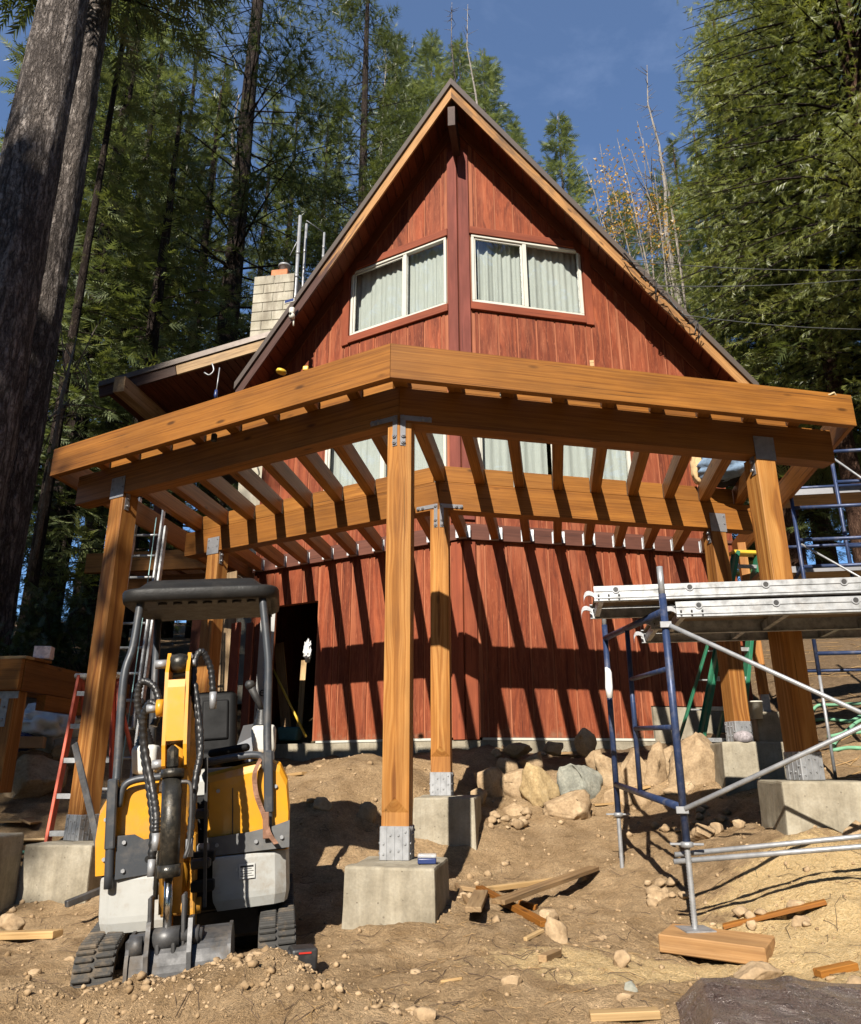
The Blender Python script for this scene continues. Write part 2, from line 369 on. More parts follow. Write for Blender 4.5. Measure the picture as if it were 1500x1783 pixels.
def _soil():
    t = NT('soil'); p = t.pos()
    n1 = t.noise(p, .55, 5, .6); n2 = t.noise(p, 4.5, 6, .65); n3 = t.noise(p, 38, 5, .7); n4 = t.noise(p, 170, 3, .6)
    c = t.ramp(n2, [(.3, (.30, .197, .104)), (.5, (.44, .303, .173)), (.72, (.55, .395, .24))])
    c = t.mix(1.0, c, t.ramp(n1, [(.32, (.72, .70, .67)), (.68, (1.16, 1.14, 1.10))]), 'MULTIPLY')
    n5 = t.noise(p, 1.7, 6, .7, .6); c = t.mix(t.ramp(n5, [(.58, 0.0), (.74, .55)]), c, (.13, .085, .048))
    c = t.mix(1.0, c, t.ramp(n3, [(.3, .70), (.5, 1.0), (.72, 1.28)]), 'MULTIPLY')
    c = t.mix(t.ramp(n4, [(.60, 0.0), (.72, .5)]), c, (.55, .42, .28))
    # pale sawdust strewn on the right hand side below the scaffold
    sx = t.n('SeparateXYZ', {0: p})
    def blob(cx, cy, rx, ry):
        a = t.math('DIVIDE', t.math('SUBTRACT', sx.outputs[0], cx), rx); b = t.math('DIVIDE', t.math('SUBTRACT', sx.outputs[1], cy), ry)
        return t.math('SUBTRACT', 1.0, t.math('SQRT', t.math('ADD', t.math('MULTIPLY', a, a), t.math('MULTIPLY', b, b))))
    m = t.math('MAXIMUM', blob(.7, 4.5, 1.0, .5), t.math('MAXIMUM', blob(1.45, 5.1, .8, .6), blob(1.7, 5.8, .75, .5)))
    k = t.math('ADD', t.math('MULTIPLY', m, .8), t.math('MULTIPLY_ADD', t.noise(p, 7, 7, .75), 1.7, -.74))
    c = t.mix(t.ramp(k, [(-.08, 0.0), (.26, .92)]), c, t.ramp(n3, [(.3, (.62, .42, .19)), (.7, (.80, .60, .33))]))
    # brown needle litter up the slope behind
    lit = t.noise(t.vmath('MULTIPLY', p, (1, 1, 1)), 14, 6, .7, 1.0)
    back = t.ramp(t.math('MULTIPLY_ADD', sx.outputs[1], .1, 0), [(.98, 0.0), (1.15, 1.0)])
    c = t.mix(t.math('MULTIPLY', back, .85), c, t.ramp(lit, [(.3, (.085, .055, .033)), (.55, (.20, .135, .08)), (.75, (.34, .24, .15))]))
    n6 = t.noise(p, 85, 5, .7); c = t.mix(1.0, c, t.ramp(n6, [(.32, .74), (.5, 1.05), (.66, 1.3)]), 'MULTIPLY')
    h = t.math('ADD', t.math('ADD', t.math('MULTIPLY', n3, .6), t.math('MULTIPLY', n6, .55)), t.math('ADD', t.math('MULTIPLY', n2, .25), t.math('MULTIPLY', n4, .3)))
    return t.bsdf(c, .95, normal=t.bump(h, 1.0, .04), spec=.12)
SOIL = _soil()
def _clod():
    t = NT('soil_clods'); co = t.pos(); n = t.noise(co, 30, 4, .6); n0 = t.noise(co, 7, 2)
    c = t.ramp(n0, [(.3, (.22, .145, .077)), (.5, (.33, .228, .13)), (.68, (.42, .305, .19))])
    c = t.mix(1.0, c, t.ramp(n, [(.3, .75), (.7, 1.2)]), 'MULTIPLY'); return t.bsdf(c, .95, normal=t.bump(n, .5, .01), spec=.15)
CLOD = _clod()
def _stone(name, a, b, c3, sc=6.0):
    t = NT(name); co = t.obj(); rn = t.rand(); off = t.n('CombineXYZ', {0: t.math('MULTIPLY', rn, 31.0), 1: t.math('MULTIPLY', rn, 17.0), 2: 0.0})
    p = t.vmath('ADD', t.pos(), off); n = t.noise(p, sc, 7, .65, .4); n2 = t.noise(p, sc*7, 4, .6)
    c = t.ramp(n, [(.28, a), (.5, b), (.72, c3)]); c = t.mix(1.0, c, t.ramp(n2, [(.3, .78), (.7, 1.18)]), 'MULTIPLY')
    return t.bsdf(c, .9, normal=t.bump(t.math('ADD', n, t.math('MULTIPLY', n2, .4)), .55, .02), spec=.2)
STONE = _stone('tan_boulder', (.21, .14, .078), (.34, .24, .142), (.45, .335, .21))
STONEG = _stone('grey_green_boulder', (.17, .17, .145), (.25, .25, .21), (.34, .32, .26))
STONEY = _stone('ochre_boulder', (.23, .155, .075), (.37, .265, .135), (.47, .36, .21))
def _concrete():
    t = NT('cast_concrete'); co = t.obj(); rn = t.rand(); off = t.n('CombineXYZ', {0: t.math('MULTIPLY', rn, 9.0), 1: 0.0, 2: t.math('MULTIPLY', rn, 7.0)})
    p = t.vmath('ADD', co, off); n = t.noise(p, 5, 6, .6); v = t.noise(t.vmath('MULTIPLY', p, (14, 14, 1.2)), 1.0, 4, .6, .8); f = t.noise(p, 60, 3)
    c = t.ramp(n, [(.3, (.20, .172, .124)), (.5, (.285, .25, .187)), (.7, (.355, .32, .25))])
    c = t.mix(1.0, c, t.ramp(v, [(.3, .82), (.7, 1.12)]), 'MULTIPLY'); c = t.mix(1.0, c, t.ramp(f, [(.3, .9), (.7, 1.08)]), 'MULTIPLY')
    vo = t.n('TexVoronoi', {'Scale': 16.0, 'Vector': p}); pit = t.ramp(vo.outputs['Distance'], [(.07, 1.0), (.11, 0.0)])
    c = t.mix(t.math('MULTIPLY', pit, .6), c, (.12, .10, .075))
    sp = t.n('SeparateXYZ', {0: co}); low = t.math('ADD', t.math('MULTIPLY', sp.outputs[2], -2.6), t.math('MULTIPLY_ADD', n, 1.4, -1.05))
    c = t.mix(t.ramp(low, [(.0, 0.0), (.5, .75)]), c, (.27, .185, .11))
    return t.bsdf(c, .88, normal=t.bump(t.math('SUBTRACT', t.math('ADD', n, t.math('MULTIPLY', f, .2)), t.math('MULTIPLY', pit, .6)), .5, .012), spec=.25)
CONC = _concrete()
def _block():
    t = NT('chimney_block'); p = t.pos(); n = t.noise(p, 4, 5); f = t.noise(p, 70, 3); rn = t.rand()
    st = t.noise(t.vmath('MULTIPLY', p, (5, 5, .8)), 1.0, 5, .65); c = t.ramp(n, [(.3, (.30, .275, .21)), (.7, (.44, .405, .33))]); c = t.mix(t.ramp(st, [(.5, 0.0), (.68, .6)]), c, (.15, .125, .095)); c = t.mix(1.0, c, t.ramp(f, [(.3, .85), (.7, 1.1)]), 'MULTIPLY'); c = t.mix(1.0, c, t.ramp(rn, [(0, .88), (1, 1.06)]), 'MULTIPLY')  # dark blotches paint in stains and dappled tree shade
    return t.bsdf(c, .92, normal=t.bump(f, .3, .006), spec=.2)
BLOCK = _block()
def _bark(name, a, b, c3, sv=5.0, depth=.06, moss=0):
    t = NT(name); p = t.obj(); q = t.vmath('MULTIPLY', p, (1, 1, .17)); w = t.noise(p, sv*.9, 3, .6)
    q = t.vmath('ADD', q, t.n('CombineXYZ', {0: t.math('MULTIPLY', w, .10), 1: t.math('MULTIPLY', w, .07), 2: 0.0}))
    n1 = t.noise(q, sv*2.4, 5, .62); e = t.ramp(t.math('ABSOLUTE', t.math('SUBTRACT', n1, .5)), [(.0, 0.0), (.055, .55), (.16, 1.0)])
    n2 = t.noise(t.vmath('MULTIPLY', p, (1, 1, .42)), sv*3.2, 5, .7); cr2 = t.ramp(t.math('ABSOLUTE', t.math('SUBTRACT', n2, .5)), [(.0, .35), (.05, 1.0)])
    f = t.noise(t.vmath('MULTIPLY', p, (1, 1, .6)), sv*12, 5, .7); big = t.noise(p, .9, 3)
    h = t.math('ADD', t.math('MULTIPLY', t.math('MULTIPLY', e, cr2), .62), t.math('MULTIPLY', f, .45)); c = t.ramp(h, [(.2, a), (.58, b), (.95, c3)])
    c = t.mix(1.0, c, t.ramp(big, [(.3, (.72, .70, .70)), (.7, (1.15, 1.12, 1.08))]), 'MULTIPLY')
    if moss:
        m = t.noise(p, 2.2, 5, .65); c = t.mix(t.ramp(m, [(.56, 0.0), (.7, .6)]), c, (.10, .11, .025))
    return t.bsdf(c, .95, normal=t.bump(h, 1.0, depth), spec=.1)
BARK = _bark('fir_bark', (.055, .047, .042), (.22, .192, .176), (.45, .41, .38), sv=3.0, depth=.10)
BARKD = _bark('dark_pine_bark', (.018, .013, .011), (.055, .042, .036), (.10, .08, .068), moss=1)
BARKP = _bark('pale_dead_wood', (.16, .14, .12), (.34, .31, .27), (.46, .43, .38), sv=7, depth=.02)
BARKR = _bark('cedar_bark', (.05, .028, .02), (.12, .07, .05), (.20, .125, .09), sv=6)
TWIG = mat_plain('grey_twig', (.21, .17, .14), .95, var=.3)
TWIGD = mat_plain('dark_twig', (.035, .028, .022), .95, var=.3)
ROOT = mat_plain('brown_root', (.10, .065, .04), .95, var=.3)
def _leaf(name, a, b, c3, tr=.35):
    t = NT(name); p = t.pos(); n = t.noise(p, .55, 3); n2 = t.noise(p, 5.5, 3)
    f = t.math('ADD', t.math('MULTIPLY', n, .55), t.math('MULTIPLY', n2, .45))
    c = t.ramp(f, [(.34, a), (.5, b), (.66, c3)])
    d = t.n('BsdfDiffuse', {'Color': c}); tl = t.n('BsdfTranslucent', {'Color': t.mix(1.0, c, (1.15, 1.1, .6), 'MULTIPLY')})
    g = t.n('BsdfGlossy', {'Color': (1, 1, 1), 'Roughness': .45}); m = t.n('MixShader', {0: tr}); t.t.links.new(d.outputs[0], m.inputs[1]); t.t.links.new(tl.outputs[0], m.inputs[2])
    m2 = t.n('MixShader', {0: .04}); t.t.links.new(m.outputs[0], m2.inputs[1]); t.t.links.new(g.outputs[0], m2.inputs[2]); t.t.links.new(m2.outputs[0], t.out.inputs['Surface']); return t.mat
NEEDLE = _leaf('fir_needles', (.045, .062, .02), (.09, .115, .036), (.17, .185, .06), .4)
NEEDLEB = _leaf('grey_green_needles', (.075, .10, .045), (.14, .175, .075), (.25, .28, .125), .4)
NEEDLEC = _leaf('cedar_sprays', (.105, .13, .03), (.205, .235, .055), (.34, .35, .105), .45)
LEAFO = _leaf('orange_autumn_leaves', (.42, .19, .03), (.58, .33, .05), (.66, .45, .10), .5)
BUSH = _leaf('low_shrub_leaves', (.03, .05, .015), (.06, .085, .025), (.10, .12, .04))

def _rakel():
    """left rake board: light wood near the ridge, dark weathered stain towards the eave"""
    t = NT('two_tone_rake'); co = t.obj(); sp = t.n('SeparateXYZ', {0: co}); n = t.noise(t.vmath('MULTIPLY', co, (1.5, 14, 14)), 1.5, 5, .65); f = t.noise(t.vmath('MULTIPLY', co, (3, 90, 90)), 1.0, 3)
    c = t.ramp(f, [(.25, (.20, .09, .03)), (.5, (.38, .20, .08)), (.75, (.47, .28, .12))]); k = t.math('ADD', t.math('MULTIPLY', sp.outputs[0], .33), t.math('MULTIPLY_ADD', n, 1.3, -1.25))
    c = t.mix(t.ramp(k, [(.25, 0.0), (.5, 1.0)]), c, t.ramp(f, [(.3, (.045, .022, .018)), (.7, (.10, .055, .045))])); return t.bsdf(c, .6, normal=t.bump(f, .25, .004), spec=.3)
RAKEL = _rakel()

SEATM = mat_plain('black_vinyl_seat', (.006, .006, .0065), .6, var=.2, bump=.1, spec=.2)
# ------------------------------------------------------------------ ground
X0, MS = -1.1045, .391                 # plan axis of house and deck; both wings fall back by MS per metre
PHI = math.atan(MS); CP, SP = cos(PHI), sin(PHI)
WY = 9.987                             # house wall corner
CTRL = [(-1.06, 5.0, -.93), (-.72, 5.2, -.93), (-1.4, 5.3, -.93), (-1.0, 7.25, -.72), (-1.4, 7.3, -.62), (-.65, 7.5, -.70), (-4.1, 6.2, -1.04), (-4.6, 6.5, -.98), (-3.7, 6.4, -.98),
        (1.65, 6.25, -.50), (2.4, 6.4, -.44), (2.0, 8.6, -.24), (1.5, 8.7, -.26), (2.7, 10.5, .28), (1.1, 10.6, .22), (.2, 10.3, .16), (-.4, 10.0, .14), (-1.1, 9.8, .18), (-2.0, 10.2, .12), (-3.3, 10.7, .08), (-4.2, 10.8, .1),
        (-.3, 8.95, -.33), (.4, 8.9, -.36), (1.1, 8.95, -.32), (-.8, 8.9, -.28), (-.3, 9.45, -.05), (.4, 9.5, -.04), (1.1, 9.6, .0), (-.2, 8.2, -.55), (.6, 7.9, -.60), (.95, 7.1, -.70),
        (.75, 5.2, -1.02), (1.1, 5.0, -1.02), (.49, 7.05, -.82), (.3, 5.6, -.93), (-.2, 6.3, -.88), (.95, 3.6, -.94), (1.6, 4.2, -.92), (1.65, 5.2, -.86), (2.4, 5.5, -.74), (0, 4.5, -.95), (.95, 6.2, -.82), (-.52, 3.4, -.95), (-2.3, 3.3, -1.04), (-3.3, 5.0, -1.07), (-2.4, 4.2, -1.05), (-1.6, 4.6, -1.0), (-2.0, 5.2, -1.02), (-1.6, 5.9, -.85),
        (-2.3, 7.8, .0), (-1.75, 7.9, .02), (-2.8, 7.9, -.12), (-2.0, 7.0, -.42), (-2.7, 6.8, -.6), (-2.2, 8.8, .05), (-3.4, 8.2, -.35), (-3.2, 9.5, -.05), (-1.5, 8.9, -.05),
        (-5.3, 7.2, -.55), (-5.4, 8.6, -.1), (-6.5, 10.5, .9), (-8.3, 12, 1.75), (-6.0, 6.0, -.9), (-8, 8, .1), (4.7, 14, 1.65), (3.6, 11.5, .7), (6.6, 18, 2.8), (4.0, 8.5, .1), (4.0, 6.0, -.45), (6, 10, .8),
        (0, 0, -1.62), (-4, 0, -1.65), (4, 0, -1.5), (0, -6, -2.0), (-14, 0, -1.2), (14, 0, -.8), (0, 20, 3.0), (-12, 20, 3.6), (10, 26, 5.0), (0, 40, 7), (-25, 35, 7), (25, 35, 7.5), (-20, 12, 1.8), (20, 12, 2.0), (0, 80, 13), (60, 80, 13), (-60, 80, 13), (80, 0, 1), (-80, 0, 1), (0, -40, -4), (60, -40, -4), (-60, -40, -4)]
_cp = np.array(CTRL)
def _tps_fit(P):
    n = len(P); d = np.hypot(P[:, None, 0]-P[None, :, 0], P[:, None, 1]-P[None, :, 1]); K = d**2*np.log(d+1e-9)+np.eye(n)*.02
    Q = np.hstack([np.ones((n, 1)), P[:, :2]]); A = np.zeros((n+3, n+3)); A[:n, :n] = K; A[:n, n:] = Q; A[n:, :n] = Q.T
    return np.linalg.solve(A, np.concatenate([P[:, 2], np.zeros(3)]))
_tw = _tps_fit(_cp)
def vnoise(x, y, seed):
    """smooth lattice noise, -1..1"""
    xi = np.floor(x).astype(np.int64); yi = np.floor(y).astype(np.int64); fx = x-xi; fy = y-yi
    def h(a, b):
        n = (a*374761393+b*668265263+seed*974634777) & 0x7fffffff; n = ((n ^ (n >> 13))*1274126177) & 0x7fffffff
        return ((n ^ (n >> 16)) & 0xffff)/32767.5-1
    u = fx*fx*(3-2*fx); v = fy*fy*(3-2*fy)
    return (h(xi, yi)*(1-u)+h(xi+1, yi)*u)*(1-v)+(h(xi, yi+1)*(1-u)+h(xi+1, yi+1)*u)*v
def heap(x, y, cx, cy, rx, ry, h): return h*np.exp(-(((x-cx)/rx)**2+((y-cy)/ry)**2))
def ground_z(x, y, fine=True):
    x = np.asarray(x, float); y = np.asarray(y, float); sh = x.shape; x = x.ravel(); y = y.ravel()
    z = np.full(x.shape, _tw[-3])+_tw[-2]*x+_tw[-1]*y
    for i in range(len(_cp)):
        d = np.hypot(x-_cp[i, 0], y-_cp[i, 1]); z += _tw[i]*d*d*np.log(d+1e-9)
    # spoil in front of the bucket
    z += heap(x, y, -1.28, 3.55, .30, .26, .20)+heap(x, y, -1.75, 3.42, .42, .18, .10)+heap(x, y, -2.45, 3.55, .35, .22, .10)+heap(x, y, -.95, 3.25, .25, .25, .10)
    if fine:
        near = np.clip((16-y)/4, .35, 1)
        z += near*(.045*vnoise(x*1.3, y*1.3, 1)+.030*vnoise(x*3.7, y*3.7, 2)+.020*vnoise(x*8.3, y*8.3, 3)+.014*np.abs(vnoise(x*17, y*17, 4))+.008*np.abs(vnoise(x*33, y*33, 5)))
        pile = heap(x, y, -1.6, 3.4, .9, .35, 1.0)
        z += pile*(.035*np.abs(vnoise(x*10, y*10, 7))+.022*vnoise(x*22, y*22, 8))
    return z.reshape(sh)
def _axis(segs, lo, hi):
    m = []
    for p, q, st in segs: m += list(np.arange(p, q-1e-6, st))
    p = segs[-1][1]; m.append(p); s = segs[-1][2]
    while p < hi: s *= 1.16; p += s; m.append(p)
    p = segs[0][0]; s = segs[0][2]; f = []
    while p > lo: s *= 1.16; p -= s; f.append(p)
    return np.array(f[::-1]+m)
gxs = _axis([(-5.2, -3.2, .032), (-3.2, 2.2, .022), (2.2, 3.4, .032)], -160, 160); gys = _axis([(2.9, 5.6, .018), (5.6, 7.5, .028), (7.5, 9.8, .04)], -60, 200)
GX, GY = np.meshgrid(gxs, gys); GZ = ground_z(GX, GY)
_nx, _ny = len(gxs), len(gys); _id = np.arange(_nx*_ny).reshape(_ny, _nx)
_q = np.stack([_id[:-1, :-1], _id[:-1, 1:], _id[1:, 1:], _id[1:, :-1]], -1).reshape(-1, 4)
def gzs(x, y):
    """height of the ground sheet itself, by bilinear lookup"""
    x = np.asarray(x, float); y = np.asarray(y, float)
    i = np.clip(np.searchsorted(gxs, x)-1, 0, _nx-2); j = np.clip(np.searchsorted(gys, y)-1, 0, _ny-2)
    u = (x-gxs[i])/(gxs[i+1]-gxs[i]); v = (y-gys[j])/(gys[j+1]-gys[j])
    return (GZ[j, i]*(1-u)+GZ[j, i+1]*u)*(1-v)+(GZ[j+1, i]*(1-u)+GZ[j+1, i+1]*u)*v
def gz(x, y): return float(gzs(x, y))
def ghit(u, v, far=30.0):
    """where the sight line through a photo pixel meets the ground"""
    d = ray(u, v); t = np.arange(2.4, far, .02); z = gzs(d.x*t, d.y*t); k = np.nonzero(d.z*t < z)[0]
    i = k[0] if len(k) else len(t)-1; return d*float(t[i])
def npmesh(name, verts, quads, mats, smooth=True, mi=None):
    verts = np.asarray(verts, np.float32); quads = np.asarray(quads, np.int32); k = quads.shape[1]
    me = bpy.data.meshes.new(name); me.vertices.add(len(verts)); me.vertices.foreach_set('co', verts.ravel())
    me.loops.add(quads.size); me.loops.foreach_set('vertex_index', quads.ravel()); me.polygons.add(len(quads))
    me.polygons.foreach_set('loop_start', np.arange(0, quads.size, k, dtype=np.int32)); me.polygons.foreach_set('loop_total', np.full(len(quads), k, np.int32))
    me.polygons.foreach_set('use_smooth', np.full(len(quads), smooth, bool))
    for m in mats: me.materials.append(m)
    if mi is not None: me.polygons.foreach_set('material_index', np.asarray(mi, np.int32))
    me.update(calc_edges=True); me.validate(); return me
ground = put('ground', npmesh('ground', np.stack([GX, GY, GZ], -1).reshape(-1, 3), _q, [SOIL])); ground['kind'] = 'structure'

# ------------------------------------------------------------------ house
def wp(s, dx, y0, z=0.0, out=0.0):
    """point on the wing plane whose corner lies at (X0, y0); out = metres proud of it towards the viewer"""
    return V((X0+s*dx + s*SP*out, y0+MS*dx - CP*out, z))
WANG = {1: PHI, -1: pi-PHI}
house = empty('house', (X0, WY, .3), 'red board sided A-frame house with steep brown metal roof and prow front', 'house')
RZ, RY, RS = 10.32, 9.29, 1.10            # ridge top, ridge front, roof fall per metre of dx
EAVE = {1: 4.40, -1: 3.86}
HALFS = {1: 3.85, -1: 3.5}; HALF = 3.5; WB = .36; STEP = 2.40      # right of STEP the foundation wall stands higher
def roof_under(dx): return RZ-.13-.03-RS*dx
OPEN = {1: [(.19, 1.89, 6.70, 7.93), (.22, 2.42, 3.38, 5.25)], -1: [(.19, 1.89, 6.70, 7.93), (.22, 2.26, 3.38, 5.25), (2.28, 3.1, -1, 2.36)]}
BW = .284
for s in (1, -1):
    HALF = HALFS[s]
    edges = sorted(set([round(.0+i*BW, 4) for i in range(int(HALF/BW)+1)]+[HALF]+[e for o in OPEN[s] for e in o[:2]]+([STEP] if s > 0 else [])))
    edges = [e for i, e in enumerate(edges) if i == 0 or e-edges[i-1] > .03 or any(abs(e-o[k]) < 1e-6 for o in OPEN[s] for k in (0, 1)) or e == STEP]
    back = MB(); segs = []
    for d0, d1 in zip(edges[:-1], edges[1:]):
        mid = (d0+d1)/2; cuts = [(.78 if s > 0 and mid > STEP else WB, 3.02), (3.02, None)]; ops = sorted([(o[2], o[3]) for o in OPEN[s] if o[0] < mid < o[1]])
        out = []
        for a, b in cuts:
            cur = a; top = b if b is not None else 99
            for (oa, ob) in ops:
                if ob <= a or oa >= top: continue
                if oa-cur > .04: out.append((cur, oa))
                cur = max(cur, ob)
            if top-cur > .04: out.append((cur, b if b is not None else None))
        for a, b in out:
            t0 = b if b is not None else roof_under(d0); t1 = b if b is not None else roof_under(d1); segs.append((d0, d1, a, t0, t1))
    Mw = frame(wp(s, 0, WY, 0), wp(s, 0, WY, 1), V((s*SP, -CP, 0))); inv = Mw.inverted()
    def slab(mb, d0, d1, a, t0, t1, o0, o1):
        q = [inv @ wp(s, d, WY, z, o) for o in (o0, o1) for d, z in ((d0, a), (d1, a), (d1, t1), (d0, t0))]
        fs = [(0, 1, 2, 3), (7, 6, 5, 4), (0, 4, 5, 1), (1, 5, 6, 2), (2, 6, 7, 3), (3, 7, 4, 0)]
        if s > 0: fs = [f[::-1] for f in fs]
        mb.add(q, fs)
    for g in segs: slab(back, *g, -.11, -.013)
    wall = back.build('front_wall', GROOVE, house, Mw)
    for d0, d1, a, t0, t1 in segs:
        g = .0125; L0, L1 = d0+g, d1-g
        if L1-L0 < .015: continue
        r = (t1-t0)/(d1-d0); b = MB(); slab(b, L0, L1, a, t0+r*g, t1-r*g, -.0125, 0)
        # give every board its own origin so that its grain differs
        o = inv @ wp(s, L0, WY, a); b.v = [(v[0]-o.x, v[1]-o.y, v[2]-o.z) for v in b.v]
        b.build('siding_board', RED, wall, Mw @ Matrix.Translation(o))
    # corner trim boards
    timber('corner_trim', wp(s, .079, WY, WB-.03, .016), wp(s, .079, WY, 2.92, .016), .166, .034, REDTRIM, house, V((s*SP, -CP, 0)))
    timber('corner_trim', wp(s, .079, WY, 3.22, .018), wp(s, .079, WY, 9.55, .018), .166, .038, REDPOST, house, V((s*SP, -CP, 0)))
    # frieze board below the roof
    f0 = wp(s, .02, WY, roof_under(.02)-.12, .02); f1 = wp(s, HALF, WY, roof_under(HALF)-.12, .02)
    timber('frieze_board', f0, f1, .03, .2, SOFFIT, house)
    # window trim
    nn = V((s*SP, -CP, 0))
    timber('window_trim', wp(s, .165, WY, 8.0, .022), wp(s, 1.78, WY, 8.0, .022), .04, .13, REDTRIM, house)
    timber('window_trim', wp(s, .165, WY, 6.63, .024), wp(s, 1.9, WY, 6.63, .024), .046, .13, REDTRIM, house)
    timber('window_trim', wp(s, 1.965, WY, 6.55, .02), wp(s, 1.965, WY, 8.02, .02), .13, .036, REDTRIM, house, nn)
    # foundation and white flashing
    planprism('foundation_wall', [wp(s, 0, WY, 0, .012)[:2], wp(s, HALF, WY, 0, .012)[:2], wp(s, HALF, WY, 0, -.3)[:2], wp(s, 0, WY, 0, -.3)[:2]], -.9, WB-.035, WANG[s], CONC, house)
    if s > 0: planprism('foundation_wall', [wp(s, STEP+.01, WY, 0, .016)[:2], wp(s, HALF, WY, 0, .016)[:2], wp(s, HALF, WY, 0, -.25)[:2], wp(s, STEP+.01, WY, 0, -.25)[:2]], WB-.034, .765, WANG[s], CONC, house)
    planprism('flashing_strip', [wp(s, .2, WY, 0, .022)[:2], wp(s, 2.2 if s < 0 else STEP, WY, 0, .022)[:2], wp(s, 2.2 if s < 0 else STEP, WY, 0, -.01)[:2], wp(s, .2, WY, 0, -.01)[:2]], WB-.033, WB-.004, WANG[s], VINYL, house)
    planprism('wall_flashing', [wp(s, 0, WY, 0, .03)[:2], wp(s, HALF, WY, 0, .03)[:2], wp(s, HALF, WY, 0, .001)[:2], wp(s, 0, WY, 0, .001)[:2]], 3.122, 3.165, WANG[s], LEDGER, house)
    # side and inner walls
    xs = X0+s*HALF; ys = WY+MS*HALF
    MB().box((xs-s*.06, (ys+18.2)/2+.02, (3.0+WB)/2), (.12, 18.2-ys-.04, 3.0-WB)).build('side_wall', RED, house)
    MB().box((xs-s*.06, (ys+18.2)/2+.02, 4.65), (.12, 18.2-ys-.04, 3.28)).build('side_wall', RED, house)
HALF = 3.5
bk = MB(); bk.add([(X0-3.4, 18.2, WB), (X0+3.4, 18.2, WB), (X0+3.4, 18.2, roof_under(3.4)), (X0, 18.2, roof_under(0)), (X0-3.4, 18.2, roof_under(3.4))], [(0, 1, 2, 3, 4)]); bk.build('back_wall', RED, house)
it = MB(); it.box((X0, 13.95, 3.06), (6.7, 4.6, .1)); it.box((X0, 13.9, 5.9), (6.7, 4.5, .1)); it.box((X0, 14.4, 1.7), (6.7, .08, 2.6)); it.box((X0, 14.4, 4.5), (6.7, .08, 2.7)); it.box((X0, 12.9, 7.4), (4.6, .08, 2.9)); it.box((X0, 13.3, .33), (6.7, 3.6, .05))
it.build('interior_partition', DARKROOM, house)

# roof
for s in (1, -1):
    E = EAVE[s]; yb = 18.6
    pl = [(0.0, RY), (E, RY+MS*E), (E, yb), (0.0, yb)]
    b = MB(); vs = [(X0+s*d, y, RZ-RS*d) for d, y in pl]+[(X0+s*d, y, RZ-.125-RS*d) for d, y in pl]
    fs = [(0, 1, 2, 3), (7, 6, 5, 4), (0, 4, 5, 1), (1, 5, 6, 2), (2, 6, 7, 3), (3, 7, 4, 0)]
    b.add(vs, fs if s > 0 else [f[::-1] for f in fs])
    roof = b.build('roof', METALROOF, house)
    # rake board, set a little behind the metal edge
    rk = MB(); e = .045; Mr = frame(V((X0, RY+e, RZ-.25)), V((X0+s*E, RY+e+MS*E, RZ-.25-RS*E))); ir = Mr.inverted()
    q = []
    for o in (0, .042):
        for d, dz in ((0.0, -.128), (E-.015, -.128), (E-.015, -.355), (0.0, -.355)):
            q.append(ir @ V((X0+s*d, RY+e+o+MS*d, RZ+dz-RS*d)))
    rk.add(q, [(3, 2, 1, 0), (4, 5, 6, 7), (0, 1, 5, 4), (1, 2, 6, 5), (2, 3, 7, 6), (3, 0, 4, 7)]); rk.build('rake_board', WOODR if s > 0 else RAKEL, roof, Mr)
    # soffit boards run back from the rake to the wall
    wd = .125; d = .045
    while d < E-.05:
        d1 = min(d+wd, E-.02); g = .005
        y0a, y0b = RY+e+.05+MS*d, RY+e+.05+MS*d1; y1 = WY+MS*d1+.35 if d < HALFS[s] else 14.0
        za, zb_ = RZ-.13-RS*(d+g), RZ-.13-RS*(d1-g); th = .028
        o = V((X0+s*d, y0a, za)); Ms = frame(o, o+V((0, 1, 0)))
        im = Ms.inverted(); q = [im @ V((X0+s*dd, yy, zz-t)) for t in (0, th) for dd, yy, zz in ((d+g, y0a, za), (d1-g, y0b, zb_), (d1-g, y1, zb_), (d+g, y1, za))]
        fs = [(0, 1, 2, 3), (7, 6, 5, 4), (0, 4, 5, 1), (1, 5, 6, 2), (2, 6, 7, 3), (3, 7, 4, 0)]
        MB().add(q, fs if s > 0 else [f[::-1] for f in fs]).build('soffit_board', SOFFIT, roof, Ms); d = d1
timber('ridge_beam', (X0, RY+.03, 9.585), (X0, WY+1.5, 9.585), .115, .37, DARKWOOD, house)

